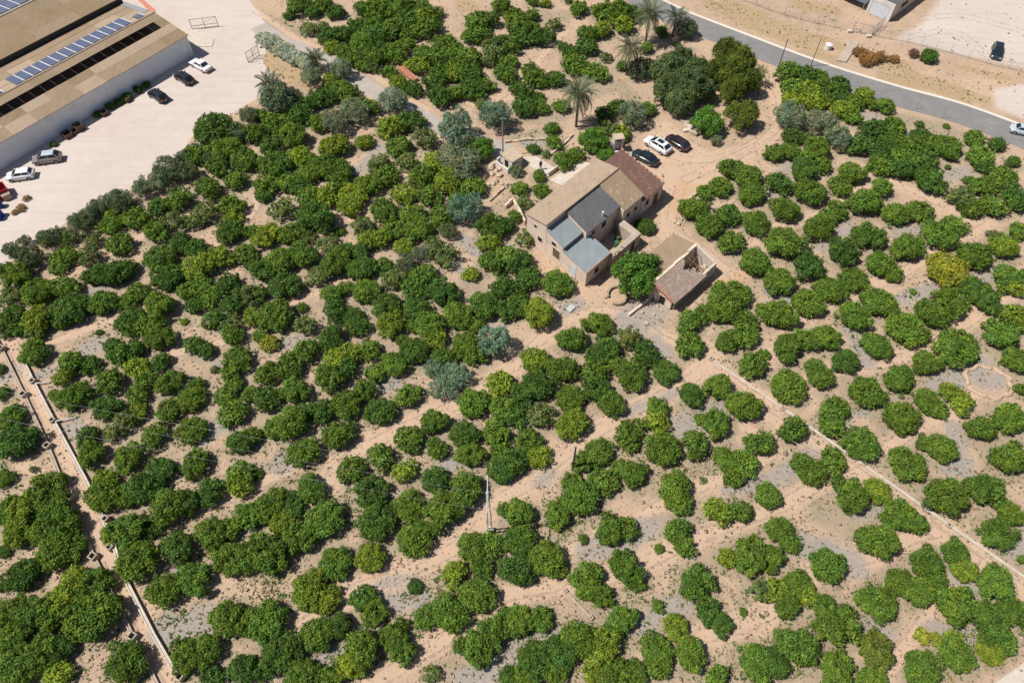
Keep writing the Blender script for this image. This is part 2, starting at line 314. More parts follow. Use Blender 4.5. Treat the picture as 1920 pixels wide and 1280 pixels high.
GREYS = [([(655, 335), (715, 275)], 2), ([(1575, 435), (1600, 425)], 2), ([(1535, 465), (1560, 455)], 1.6), ([(1680, 440), (1720, 430)], 1.8), ([(1695, 560), (1745, 540)], 2.6), ([(1820, 525), (1870, 515)], 2), ([(1595, 625), (1630, 680)], 2.2),
 ([(1760, 725), (1800, 705), (1840, 680)], 3), ([(1845, 716), (1870, 714)], 2.4), ([(1600, 775), (1625, 765)], 1.6), ([(1785, 800), (1810, 880)], 2), ([(1785, 880), (1810, 865)], 2.4), ([(1440, 905), (1520, 850)], 2.2), ([(1175, 775), (1215, 755), (1270, 735)], 1.4),
 ([(1275, 800), (1340, 770)], 3.2), ([(1190, 602), (1218, 583)], 5.2), ([(1230, 640), (1245, 660)], 2.6), ([(715, 725), (740, 715)], 2.2), ([(530, 870), (560, 850)], 3), ([(835, 870), (850, 865)], 2.2), ([(160, 655), (190, 645)], 2.4), ([(135, 800), (150, 815)], 2.4), ([(380, 820), (410, 800)], 2.4),
 ([(75, 700), (100, 695)], 1.8), ([(5, 705), (25, 700)], 2.4), ([(310, 1180), (385, 1165)], 3.6), ([(440, 1000), (470, 985)], 2.2), ([(325, 1075)], 1.6), ([(590, 1235), (640, 1205), (700, 1180)], 2.6), ([(690, 1105), (730, 1090), (770, 1085)], 1.2), ([(730, 1130), (790, 1120)], 2.2), ([(880, 1275), (940, 1240), (1020, 1190)], 3.2),
 ([(1100, 1030), (1180, 1010), (1220, 985)], 2.8), ([(1200, 1175), (1240, 1145), (1290, 1130)], 2.0), ([(1370, 915), (1430, 900)], 2.4), ([(1500, 1020), (1560, 1040), (1600, 1060)], 3.2), ([(1610, 960), (1650, 950)], 2.0), ([(1630, 1175), (1660, 1190)], 2.0), ([(1800, 1085), (1840, 1120)], 2.4), ([(1740, 1185), (1810, 1190)], 2.4), ([(1895, 1030), (1920, 1010)], 2.2),
 ([(395, 590), (420, 585)], 2), ([(535, 645), (555, 640)], 2.4), ([(655, 595)], 1.8), ([(420, 560)], 1.5), ([(640, 710), (655, 700)], 2), ([(870, 450), (900, 470)], 2.6), ([(860, 500), (880, 520)], 2), ([(1440, 545), (1480, 560)], 1.8), ([(1520, 490), (1530, 500)], 1.6), ([(1465, 320), (1500, 300)], 1.6), ([(1430, 370), (1470, 350)], 1.6), ([(160, 550), (190, 540)], 1.6), ([(1780, 330), (1810, 320)], 2.6), ([(1845, 300), (1860, 320)], 1.6), ([(1620, 215), (1640, 220)], 2), ([(1010, 905), (1030, 890)], 1.6), ([(1030, 260), (990, 270)], 2.6), ([(1700, 250)], 2), ([(340, 640), (420, 690)], 1.2), ([(920, 610), (940, 620)], 1.6), ([(1060, 580), (1085, 570)], 2.2), ([(950, 460), (960, 470)], 1.6)]
for p_, w_ in GREYS: band(gry, p_, w_, 1.6)
WEEDS = [([(540, 850), (500, 900), (560, 920)], 4), ([(150, 640), (200, 620)], 3), ([(1240, 960), (1330, 990), (1380, 960)], 4), ([(1290, 890), (1390, 870)], 3), ([(1540, 960), (1590, 990)], 4.5), ([(1000, 1130), (1060, 1160)], 1.5), ([(820, 1270), (880, 1220), (960, 1180)], 3), ([(840, 1100), (880, 1070)], 3), ([(1390, 1130), (1430, 1080)], 3), ([(520, 1090)], 3), ([(1060, 1000)], 3), ([(1480, 980)], 2), ([(300, 1140), (360, 1150)], 2), ([(300, 1220), (380, 1200)], 2),
 ([(500, 40), (560, 60), (590, 30)], 5), ([(590, 90), (620, 70)], 3), ([(1000, 40), (1050, 30)], 6), ([(640, 930), (660, 960)], 2), ([(960, 260), (1010, 250)], 3), ([(1700, 225), (1780, 250), (1850, 280)], 5), ([(860, 560), (900, 540)], 3), ([(350, 600), (400, 610)], 2), ([(1190, 980), (1150, 1000)], 2.5), ([(1780, 1270), (1700, 1220)], 2), ([(770, 1060)], 1.5), ([(1660, 1150)], 3), ([(1280, 1090), (1330, 1110)], 3), ([(1110, 175), (1160, 160), (1190, 190)], 4), ([(1060, 140), (1120, 110)], 3), ([(1240, 90), (1300, 95)], 2.5), ([(820, 40), (860, 90)], 3), ([(990, 225), (1060, 215)], 3.5), ([(1000, 350), (920, 400)], 3)]
for p_, w_ in WEEDS: band(wed, p_, w_, 2.2, .9)
DRYS = [([(1440, 40), (1500, 62), (1580, 88)], 3.2), ([(1500, 100), (1570, 110)], 2.5), ([(1620, 105), (1680, 120)], 5), ([(1370, 10), (1420, 30)], 5), ([(1660, 145), (1750, 160), (1810, 185)], 4), ([(500, 110), (560, 150), (590, 160)], 3.5), ([(20, 395), (55, 365)], 2.2), ([(870, 5), (885, 15)], 4), ([(1780, 75), (1850, 60)], 3), ([(1560, 20), (1500, 8)], 4), ([(1330, 5), (1400, 45), (1480, 75), (1540, 95)], 3), ([(1690, 130), (1790, 165), (1850, 190)], 2.5), ([(1900, 150), (1800, 125)], 2)]
for p_, w_ in DRYS: band(dry, p_, w_, 2.4, .9)
hard = np.maximum(np.maximum(yrd, np.clip((4.6 - seg_dist(P2(LANE))) / 2, 0, 1)), np.clip((6 - seg_dist(P2(ROAD))) / 2, 0, 1))
gr = np.random.default_rng(3)
gz = -.07 * np.clip(.5 + .3 * np.sin(gx * .9 + 1.7 * np.sin(gy * .31)) + .3 * np.sin(gy * 1.1 + 2 * np.sin(gx * .23)) + .25 * gr.standard_normal(gx.shape), 0, 1) * (1 - hard) * (1 - .5 * trk) * ((abs(gx) < 121) & (gy > -1) & (gy < 151))
ny, nx = GX.shape; idx = np.arange(nx * ny).reshape(ny, nx)
F = np.stack([idx[:-1, :-1], idx[:-1, 1:], idx[1:, 1:], idx[1:, :-1]], -1).reshape(-1, 4)
me = npmesh('ground', np.stack([gx, gy, gz], -1), F, 'ground', smooth=True)
for nm_, ch in (('mask_a', (trk, gry, wed)), ('mask_b', (yrd, dry, red))):
    a = me.attributes.new(nm_, 'FLOAT_COLOR', 'POINT'); a.data.foreach_set('color', np.stack([*ch, np.ones_like(trk)], -1).astype(np.float32).ravel())
ground = bpy.data.objects.new('ground', me); C.objects.link(ground); tag(ground, 'bare sandy orchard soil with grey gravel patches', 'ground', kind='structure')

def smooth_line(P, n=6):
    P = [Vector(p) for p in P]; out = []
    for i in range(len(P) - 1):
        p0, p1, p2, p3 = P[max(i - 1, 0)], P[i], P[i + 1], P[min(i + 2, len(P) - 1)]
        for k in range(n):
            u = k / n; out.append(.5 * (2 * p1 + (p2 - p0) * u + (2 * p0 - 5 * p1 + 4 * p2 - p3) * u * u + (3 * p1 - p0 - 3 * p2 + p3) * u ** 3))
    return out + [P[-1]]
def offset(P, d):
    out = []
    for i, p in enumerate(P):
        t_ = (P[min(i + 1, len(P) - 1)] - P[max(i - 1, 0)]); t_.z = 0; t_.normalize(); out.append(p + Vector((-t_.y, t_.x, 0)) * d)
    return out
def strip(P, w0, w1, z, top=None, jit=0):
    L, R = offset(P, w0), offset(P, w1); mb = MB(); r_ = random.Random(len(P))
    for p in L + R: p.z = z; p.x += r_.uniform(-jit, jit); p.y += r_.uniform(-jit, jit)
    n = len(P); fs = [(i + n, i + 1 + n, i + 1, i) for i in range(n - 1)]
    if top:
        lo = [p - Vector((0, 0, top)) for p in L + R]
        mb.add(L + R + lo, fs + [(i, i + 1, i + 1 + 2 * n, i + 2 * n) for i in range(n - 1)] + [(i + 1 + n, i + n, i + 3 * n, i + 1 + 3 * n) for i in range(n - 1)] + [(0, 2 * n, 3 * n, n), (n - 1, 2 * n - 1, 4 * n - 1, 3 * n - 1)])
    else: mb.add(L + R, fs)
    return mb
road_l = smooth_line([G(*p) for p in ROAD]); lane_l = smooth_line([G(*p) for p in LANE])
tag(strip(road_l, 2.75, -2.75, .02).build('road', 'asphalt'), 'grey asphalt road with pale edge', 'road', kind='structure')
tag(strip(road_l, 3.35, 2.753, .06, .2).build('kerb', 'kerb'), 'pale concrete edge strip along the asphalt road', 'kerb', kind='structure')
tag(strip(lane_l[10:], 1.7, -1.7, .016, jit=.12).build('lane', 'lane'), 'narrow worn concrete lane through the orchard', 'lane', kind='structure')
track_l = smooth_line([G(1790, 1345), G(1850, 1300), G(1885, 1268), G(1935, 1238), G(2010, 1190)])
tag(strip(offset(track_l, -2.4), 2.4, -2.4, .02, jit=.04).build('path', 'concrete_pale'), 'pale concrete path at the orchard edge', 'path', kind='structure')

# ------------------------------------------------------------------ tree crowns
def unit(v): return v / (np.linalg.norm(v, axis=-1, keepdims=True) + 1e-9)
def crown_arrays(seed, n=3000, lobes=30, leaf=.085, H=1.4, lob=(.2, .34), asp=.55, irr=.14, up=.35, fill=.12, low=-.45, stretch=None, spiky=0.0):
    r = np.random.default_rng(seed)
    i = np.arange(lobes) + .5; zz = 1 - i / lobes * (1 - low); ph = i * 2.39996 + r.uniform(0, 6.28)
    rad = np.sqrt(np.clip(1 - zz ** 2, 0, 1)); D = np.stack([np.cos(ph) * rad, np.sin(ph) * rad, zz], -1) + r.normal(0, .16, (lobes, 3)); D = unit(D)
    LR = r.uniform(*lob, lobes); warp = 1 + irr * (np.sin(2 * ph + r.uniform(0, 6)) * .6 + r.normal(0, .6, lobes))
    cz = H * .50; S = np.array([.97, .97, H * .50]); Cn = D * (S - LR[:, None]) * warp[:, None]
    if stretch is not None: Cn = Cn * np.array(stretch)
    Cn[:, 2] += cz; Cn[:, 2] = np.maximum(Cn[:, 2], LR * .75)
    k = r.choice(lobes, n * 3, p=LR ** 2 / (LR ** 2).sum())
    out = unit(Cn - np.array([0, 0, cz * .7])); d = unit(r.normal(0, 1, (n * 3, 3)) + .55 * out[k])
    u = r.uniform(.66, 1.16, n * 3) + (r.random(n * 3) < .2) * r.uniform(0, .5, n * 3); p = Cn[k] + d * (LR[k] * u)[:, None]
    deep = np.zeros(n * 3, bool)
    for j in range(lobes): deep |= (np.linalg.norm(p - Cn[j], axis=1) < LR[j] * .62) & (k != j)
    ok = ~deep & (p[:, 2] > .02); p, d, k = p[ok][:n], d[ok][:n], k[ok][:n]
    nf = int(n * fill); q = unit(r.normal(0, 1, (nf, 3))) * (r.uniform(.2, .75, nf) ** .6)[:, None] * S * .8; q[:, 2] = np.abs(q[:, 2] + cz)
    p = np.vstack([p, q]); d = np.vstack([d, unit(q - [0, 0, cz])]); kk = np.concatenate([k, r.integers(0, lobes, nf)]); m = len(p)
    nrm = unit(d * 1.0 + r.normal(0, .58, (m, 3)) + np.array([0, 0, up])); tg = unit(np.cross(nrm, r.normal(0, 1, (m, 3))) + d * spiky); bt = np.cross(nrm, tg)
    s = leaf * r.uniform(.65, 1.4, m)[:, None]
    V = np.stack([p + tg * s, p + bt * s * asp + nrm * s * .12, p - tg * s * .8, p - bt * s * asp + nrm * s * .12], 1).reshape(-1, 3)
    F = np.arange(m * 4).reshape(m, 4)
    lt = r.uniform(.78, 1.25, lobes)[kk] * r.uniform(.62, 1.38, m); yl = np.clip(r.normal(0, 1, lobes)[kk] * .5 + r.normal(0, .5, m), -1, 1.4)
    T = np.stack([lt * (1 + .22 * yl), lt * (1 + .09 * yl), lt * (1 - .12 * yl), np.ones(m)], -1).repeat(4, 0)
    return V, F, T
def trunk_mesh(seed, h=.75, r0=.07, limbs=5, spread=.5):
    r_ = random.Random(seed); mb = MB(); fork = Vector((r_.uniform(-.04, .04), r_.uniform(-.04, .04), h * .4))
    mb.path([(0, 0, -.03), fork * .5, fork], [r0 * 1.25, r0, r0 * .9], 7)
    for i in range(limbs):
        a_ = 6.283 * i / limbs + r_.uniform(-.4, .4); s_ = spread * r_.uniform(.7, 1.1)
        e = Vector((math.cos(a_) * s_, math.sin(a_) * s_, h * r_.uniform(.95, 1.35)))
        mb.path([fork * .9, fork * .45 + e * .5 + Vector((0, 0, .02)), e], [r0 * .6, r0 * .4, r0 * .12], 5)
    return mb.mesh('trunk', 'bark')
CIT_ARR = [crown_arrays(100 + i, 4400, 26 + 5 * (i % 5), .084, 1.02 + .07 * (i % 4), (.14, .33), .36, spiky=.45, irr=.18 + .05 * (i % 4), stretch=(1.04, 1 - .06 * (i % 4), 1)) for i in range(14)]
CIT = [npmesh('citrus_crown', *a_[:2], 'leaf', a_[2]) for a_ in CIT_ARR]
SPR_ARR = [crown_arrays(160 + i, 1500, 20, .075, 1.25, (.18, .3), irr=.26, fill=.15) for i in range(5)]     # thin crowns
SPR = [npmesh('thin_crown', *a_[:2], 'leaf', a_[2]) for a_ in SPR_ARR]
OLI_ARR = [crown_arrays(200 + i, 3600, 30, .075, 1.5, (.16, .3), .28, irr=.2, spiky=.5) for i in range(6)]
OLI = [npmesh('olive_crown', *a_[:2], 'needle', a_[2]) for a_ in OLI_ARR]
BIG = [npmesh('broad_crown', *(lambda q: (q[0], q[1]))(a_), 'leaf', a_[2]) for a_ in [crown_arrays(300 + i, 7500, 52, .055, 1.4, (.12, .30), .42, irr=.22) for i in range(3)]]
PINE = [npmesh('pine_crown', a_[0], a_[1], 'needle', a_[2]) for a_ in [crown_arrays(330 + i, 9000, 40, .07, 1.5, (.16, .33), .26, irr=.24, spiky=.8, low=-.3) for i in range(2)]]
TRK = [trunk_mesh(i) for i in range(4)]

KIND = {  # leaf reflectance, crown meshes, wording
 'c': ((.113, .186, .028), CIT, 'bushy mid-green citrus tree'), 'd': ((.076, .143, .027), CIT, 'dense dark green citrus tree'),
 'l': ((.185, .248, .03), CIT, 'light yellowish-green citrus tree'), 's': ((.125, .168, .048), SPR, 'thin pale-leaved citrus tree'),
 'o': ((.15, .19, .105), OLI, 'grey-green olive tree'), 't': ((.125, .205, .125), OLI, 'feathery blue-green evergreen'),
 'y': ((.27, .28, .035), CIT, 'bright yellow citrus tree'), 'b': ((.098, .205, .028), BIG, 'bright green broad-leaved tree'),
 'h': ((.095, .132, .06), OLI, 'dark grey-green olive bush'), 'g': ((.105, .15, .055), BIG, 'large grey-green carob tree'), 'p': ((.098, .138, .025), PINE, 'olive-green pine')}
tints = random.Random(11)
def make_tree(name, label, cat, px, py, rpx, k, group=None, hs=1.0, meshes=None, sy=1.0):
    R = rpx / px_per_m(py); zc = .54 * R * hs; loc = G(px, py, zc); loc.z = -.03
    t_ = thing(name, label, cat, loc, group); col, ms, _ = KIND[k]; ms = meshes or ms
    f = tints.uniform(.88, 1.14); hue = tints.uniform(-.06, .08)
    cr = bpy.data.objects.new('crown', tints.choice(ms)); C.objects.link(cr); cr.parent = t_
    cr.color = (col[0] * f * (1 + hue), col[1] * f, col[2] * f * (1 - hue), 1)
    tr = bpy.data.objects.new('trunk', tints.choice(TRK)); C.objects.link(tr); tr.parent = t_
    t_.rotation_euler.z = tints.uniform(0, 6.28); t_.scale = (R, R * sy, R * hs * tints.uniform(.92, 1.1)); return t_

# surveyed crowns: tile origin, zoom, then x,y,radius,kind in tile units
TILES = [
(0, 0, 4, "1600 970 140 d;1780 1000 80 h;1680 1120 110 c;1870 880 70 h;1890 1000 80 c;1830 1190 100 c;1310 1210 80 h;1450 1160 80 c"),
(480, 0, 4, "330 30 90 c;420 85 60 d;500 30 70 c;600 90 65 d;240 120 38 d;400 220 60 s;510 210 50 s;540 280 70 d;650 260 75 d;570 350 60 l;660 400 70 c;800 70 65 d;880 60 90 c;980 40 100 c;1090 60 100 c;1130 140 90 d;1240 60 80 c;1270 130 80 l;1290 200 90 c;1360 90 50 s;890 140 70 c;770 200 75 d;880 220 90 d;1040 220 95 c;1150 235 80 c;790 325 100 c;920 290 80 d;740 425 85 c;850 415 100 c;960 390 75 d;1045 395 90 c;1120 340 65 c;805 475 65 c;1650 170 90 c;1740 150 75 c;1620 275 70 c;1710 250 60 d;1410 330 90 c;1490 375 75 c;1270 410 80 c;1210 490 80 l;1350 440 90 c;1480 450 80 c;1600 430 90 c;1390 545 80 d;1480 545 80 l;1600 545 90 d;1340 615 75 d;1380 725 90 d;1490 705 70 c;1620 670 90 d;1720 640 65 c;1780 370 105 s;1870 330 90 c;1780 440 80 s;1880 445 75 c;1870 560 80 c;1840 40 70 c;1900 125 50 l;870 510 50 s;1000 540 60 c;1060 610 60 l;1170 665 72 d;650 540 80 o;420 590 80 o;1040 780 110 o;740 850 100 o;600 925 100 o;170 770 120 h;280 740 70 h;560 595 60 l;640 670 80 c;700 695 70 c;560 700 80 d;470 745 80 d;360 795 80 d;320 865 80 d;200 895 75 c;110 915 80 c;30 865 60 d;470 915 80 c;700 780 60 l;790 785 65 s;860 805 70 c;990 955 90 l;1090 930 70 c;1165 910 90 d;1270 1035 90 s;1075 1095 90 c;810 1060 65 l;590 1095 100 l;270 1015 110 c;110 1085 85 d;320 1175 90 l;420 1205 60 c;140 1240 110 c;500 1245 100 c;600 1245 80 c;930 1225 80 s;1130 1215 80 s;20 1000 60 d;1500 985 120 t;1550 1080 95 o;1470 1215 100 o;1690 1130 95 b;1600 1200 85 o;1330 1205 80 l;1800 890 110 t;1690 790 50 s"),
(960, 0, 4, "150 10 45 c;250 25 40 l;420 0 30 c;500 65 65 c;30 110 65 c;140 120 60 c;60 195 80 c;60 285 80 d;160 205 50 c;220 275 85 d;320 190 55 s;690 95 90 c;800 75 90 c;885 105 80 d;830 185 80 l;680 225 70 l;570 255 70 c;380 345 40 d;440 405 70 d;560 350 80 d;470 475 90 c;640 545 80 c;560 525 60 c;700 430 45 s;830 495 45 c;150 565 90 c;210 610 60 c;320 590 70 d;60 675 80 d;90 795 90 d;200 725 40 c;220 805 60 c;370 795 60 c;1120 235 50 c;1240 330 22 c;1010 365 50 c;790 805 70 d;690 865 70 d;900 875 105 o;1020 815 60 c;720 965 70 s;820 1000 70 l;300 965 55 c;310 1065 60 c;160 1115 45 d;250 1155 35 s;470 1160 70 c;390 1210 75 c"),
(1440, 0, 4, "150 545 90 c;280 560 85 d;370 575 75 c;190 650 85 c;290 670 80 l;400 655 75 c;180 745 70 l;330 765 85 l;420 745 70 c;540 640 80 d;560 725 65 d;640 765 70 c;715 720 75 l;770 775 50 c;870 795 70 c;560 825 80 l;630 865 70 c;160 885 112 o;390 930 100 o;520 1045 95 o;470 990 60 o;190 1020 75 d;60 1145 75 c;160 1130 70 c;360 1110 105 c;290 1200 85 c;680 1085 90 d;800 975 90 d;945 955 90 c;890 1055 80 d;1140 930 30 c;1150 1015 70 d;970 1065 80 c;1080 1105 90 c;1350 1095 100 c;1260 1065 70 c;840 1165 85 d;960 1185 80 c;1180 1185 90 d;1060 1235 80 c;1550 1035 70 c;1340 945 25 c;1720 1075 62 d;1590 1165 90 c;1840 1215 50 c;1760 1265 70 d"),
(0, 300, 4, "1290 65 100 h;1400 95 85 h;1210 165 80 o;1080 215 80 h;910 325 90 h;800 345 70 h;680 425 65 h;630 505 80 h;560 455 50 h;380 605 80 h;520 585 65 s;130 705 50 h;250 735 80 h;200 795 70 h;1620 50 80 c;1770 150 80 c;1570 215 90 c;1340 300 90 c;1190 360 80 d;1540 395 90 s;1730 340 90 c;1310 455 85 s;1010 435 90 c;1170 535 90 c;830 485 80 c;840 405 50 l;700 610 60 s;900 625 90 c;680 725 80 s;480 725 85 c;440 800 65 c;130 875 100 c;30 825 60 c;280 985 105 c;490 955 90 c;820 860 110 d;940 825 85 d;700 865 80 d;770 1065 100 c;520 1125 125 d;610 1085 80 d;290 1190 100 l;90 1185 100 d;60 1035 80 s;1200 735 110 d;1350 625 80 d;1470 655 80 d;1490 805 110 l;1650 725 90 l;1720 530 100 d;1260 875 110 d;1890 540 60 c;1840 695 80 c;1890 775 50 d;1030 985 80 c;1190 1095 110 c;960 1055 70 c;980 1185 100 d;1140 1190 80 d;1400 975 70 c;1520 945 80 c;1720 935 90 d;1460 1085 70 d;1580 1035 80 c;1610 1190 80 d;1740 1095 80 d;1860 1015 90 s;1890 1180 70 l;1740 1245 80 s;1380 1210 28 l;1460 465 65 s;1740 430 65 l"),
(480, 300, 4, "130 85 90 d;60 190 80 c;50 265 60 d;230 170 80 c;330 195 80 d;370 110 80 c;500 105 100 d;600 75 105 c;640 180 70 c;540 265 90 l;400 275 90 c;720 255 100 l;700 365 80 l;840 185 100 c;980 115 90 c;900 65 60 s;1110 255 90 l;1240 120 90 c;1290 265 90 c;1430 165 100 l;1620 200 90 c;1510 295 80 c;1575 375 118 t;1560 75 105 o;200 375 90 s;460 435 130 d;260 545 90 c;350 510 70 c;80 565 100 l;390 585 60 s;620 535 40 c;800 495 85 s;960 385 100 c;1030 525 80 c;1170 405 90 c;1220 515 100 c;1380 435 90 c;1440 545 60 h;850 600 80 l;950 590 75 l;1110 645 70 l;540 640 80 s;350 715 100 c;180 755 110 c;50 825 90 d;590 775 110 c;660 695 80 c;460 875 80 s;800 805 100 d;780 685 70 d;960 795 70 d;1130 785 70 h;1340 640 75 s;1400 725 95 s;1240 705 60 o;1260 865 90 c;1180 965 90 d;1060 865 70 s;1010 905 80 s;220 945 110 d;20 1005 70 d;140 1165 130 c;570 1015 80 c;650 965 60 c;820 975 100 c;600 1135 90 d;720 1175 80 d;340 1105 42 c;370 1235 80 s;980 1095 100 d;1200 1115 100 d;1400 995 110 d;1520 1165 110 c;1710 1085 110 d;1610 855 60 l;1850 955 90 d;1760 495 110 d;1870 500 70 d;1750 625 80 l;1770 765 90 c;1880 725 90 c;1890 1125 80 d;1010 1235 100 l;1300 1235 110 c;1180 1235 60 c;760 1240 85 d;1650 1240 65 c"),
(960, 300, 4, "60 215 60 c;200 120 50 c;220 225 60 c;90 325 60 s;30 85 50 o;20 425 50 c;110 585 70 s;60 765 95 d;120 880 90 d;30 985 75 d;340 925 105 c;50 1085 85 d;1360 365 100 c;1570 195 80 c;1450 235 60 c;1650 65 90 c;1760 115 100 c;1800 245 100 c;1620 410 90 d;1480 495 100 c;1830 475 100 c;1640 615 90 c;1820 765 110 c;1620 1020 125 c;1560 1115 110 c;1740 995 60 c;1330 1215 90 c;1440 1150 70 c;1760 1215 90 c;1890 1135 60 c;650 1225 100 c"),
(1440, 300, 4, "260 80 100 d;80 175 90 d;400 35 70 c;620 105 100 c;530 205 80 c;310 245 110 c;120 375 100 c;520 375 80 c;730 320 115 c;850 215 80 c;380 510 105 c;460 425 70 c;960 405 100 c;1140 380 90 c;760 570 110 d;1290 555 120 c;1400 490 80 c;1040 655 110 c;560 690 110 d;120 625 125 c;310 795 110 d;840 780 100 c;930 840 75 c;90 915 110 c;640 895 100 c;470 970 110 c;300 1065 110 c;830 1055 120 c;1550 715 115 c;1770 650 100 l;1700 570 60 s;1800 880 110 c;1830 950 80 l;1550 985 110 d;1640 1045 100 d;1360 1065 120 c;1230 1155 115 c;1090 985 25 c;80 1165 120 c;640 1170 110 c;840 35 90 c;1010 75 90 d;1210 145 110 d;1440 275 90 s;1620 195 90 c;1520 345 90 c;1680 345 90 c;1760 115 90 c;1850 290 100 d;1610 35 70 d;1350 55 22 c;1510 155 40 c;1880 530 70 c;1850 1175 100 l"),
(0, 600, 4, "260 240 105 c;260 120 60 s;130 45 80 d;280 55 80 l;460 20 60 c;40 100 50 s;540 320 90 c;680 335 70 d;480 420 75 l;570 565 120 c;430 575 60 c;820 455 100 c;900 260 95 d;840 185 60 d;1010 225 75 d;1030 355 90 l;1200 315 70 d;1270 465 105 c;1110 450 80 c;1030 565 80 c;1430 590 105 c;1470 490 60 c;800 660 110 d;1270 675 90 c;1040 690 70 l;930 765 90 s;1150 865 90 c;1430 825 110 c;660 875 80 d;680 1005 110 c;840 845 70 s;960 1035 115 c;1200 1115 105 d;1470 1075 100 c;1050 1195 90 c;780 1205 90 l;1160 1225 80 d;1450 180 70 d;1550 225 65 d;1200 135 110 c;1110 35 90 c;970 50 80 c;1780 290 100 c;1730 400 75 c;1760 485 60 c;1700 565 80 c;1880 555 60 c;1750 695 100 c;1800 915 105 d;1880 870 75 c;1810 1155 100 c;1600 1240 80 c;1610 370 32 s;1740 115 80 c;130 910 140 d;70 730 110 c;20 1180 70 c;310 1245 110 c;250 1120 30 s;10 365 35 d;20 545 50 d;740 90 25 c"),
(480, 600, 4, "100 170 65 y;30 115 55 c;370 235 95 c;240 350 95 c;90 395 90 c;560 145 110 d;720 245 80 l;860 225 80 c;610 300 105 l;550 430 115 c;680 345 85 d;900 395 75 c;1040 330 105 c;1190 235 110 d;1110 160 60 c;1330 135 90 l;1400 275 80 c;1580 185 110 c;1640 265 80 c;1140 565 90 c;80 585 100 d;290 535 110 c;270 775 130 c;150 800 80 c;390 685 75 d;520 685 90 d;680 635 120 c;810 525 90 c;930 685 110 d;620 865 120 c;360 985 125 c;20 865 40 d;1330 765 110 c;1150 885 100 c;1350 965 80 c;1560 855 110 d;1600 1005 105 c;1620 615 120 c;1830 475 100 l;1850 665 100 c;1800 855 100 c;1850 1120 115 d;1830 985 80 c;940 1025 100 c;720 1120 100 c;850 1210 100 d;1110 1135 85 l;1340 1195 105 d;1570 1230 110 d;420 1225 100 c;10 1155 40 c"),
(960, 600, 4, "450 155 110 c;870 135 105 s;720 210 95 d;640 260 85 d;170 305 110 l;1000 255 100 d;380 375 115 c;620 385 100 c;900 415 130 c;800 335 75 c;1160 385 110 d;190 495 125 d;70 565 90 d;440 585 115 c;640 525 100 d;740 625 115 c;450 775 130 l;210 715 100 s;20 705 90 d;120 895 95 c;200 1020 85 l;30 1045 90 d;1340 560 105 d;1540 495 120 c;1730 645 140 c;1530 775 120 c;1420 745 50 c;1090 655 80 c;1080 765 90 l;870 840 100 c;880 925 70 c;1130 965 140 c;1380 935 100 c;650 985 125 c;540 1055 85 c;920 1155 115 c;820 1115 70 c;690 1215 100 c;460 1235 90 c;1600 1045 105 c;1750 1065 100 c;1660 1165 80 c;1860 930 100 c;1340 185 100 c;1620 155 105 c;1760 100 90 c;1800 335 100 c;1900 255 40 c;1430 1200 26 s"),
(1440, 600, 4, "140 205 120 c;420 130 125 c;250 140 85 c;580 310 110 d;370 405 125 c;150 490 140 c;820 190 120 c;1050 60 130 c;1180 325 120 c;1420 205 165 c;1740 110 135 c;1870 40 70 c;1860 295 110 c;1900 515 50 c;980 445 125 c;740 530 140 c;1000 725 150 c;1190 605 110 c;1270 665 75 c;1370 540 80 l;1450 620 85 l;510 655 90 c;460 775 100 c;190 825 100 c;700 925 150 c;490 1045 95 c;300 1125 140 c;1050 1070 145 c;1300 965 120 c;1170 920 60 c;1600 820 115 c;1810 735 130 c;1810 1035 140 c;1600 1185 140 c;1320 1235 130 c"),
(0, 900, 3.369, "650 95 110 c;800 90 95 c;900 55 105 d;1070 175 120 c;1190 135 85 d;1330 75 90 d;1510 30 80 l;820 305 125 c;950 300 65 d;690 340 60 l;870 510 130 c;1130 425 110 d;1340 335 110 c;1440 315 75 c;1460 495 120 c;1570 480 100 c;1220 625 120 c;1040 695 110 c;1440 875 115 c;1580 895 90 c;1180 1110 110 c;1310 1075 100 c;800 1145 130 c;1540 1195 100 d;1340 1250 75 d;1570 215 90 c;280 65 130 c;150 185 110 l;50 200 90 c;330 205 105 c;110 325 100 l;400 275 120 c;280 330 95 c;360 455 120 c;460 425 90 c;140 595 110 d;590 645 110 c;470 650 105 l;400 750 110 l;590 855 160 c;480 930 90 c;220 835 110 d;60 850 120 c;310 875 80 c;90 960 90 c;260 1085 120 c;370 1065 90 d;80 1085 110 c;100 1205 115 c;200 1180 80 c;370 1235 80 l;20 445 42 d;15 665 35 d"),
(480, 900, 3.369, "340 55 95 c;110 145 105 c;40 205 80 c;220 165 90 d;170 265 85 l;270 370 110 c;440 235 125 c;390 300 75 c;720 75 110 d;760 255 125 d;960 155 100 c;1180 185 130 c;1330 65 120 c;1140 35 70 c;1000 355 115 c;1050 405 60 l;70 465 135 c;720 485 100 l;510 515 105 c;350 655 100 l;330 750 95 l;450 765 90 l;680 750 80 d;740 835 85 c;1000 670 45 d;390 980 110 c;520 925 85 d;680 1060 115 c;600 1165 105 l;870 980 95 c;920 1075 90 c;160 1095 125 d;80 885 125 c;280 1225 100 c;370 1215 60 d;30 1200 65 d;460 1240 75 c;1090 855 90 c;1220 845 120 c;1400 725 120 c;1250 590 75 l;1370 420 100 c;1430 540 70 c;1470 400 80 c;1390 1060 120 c;1500 970 105 c;1590 875 70 c;1110 1220 55 s;1590 1235 60 d"),
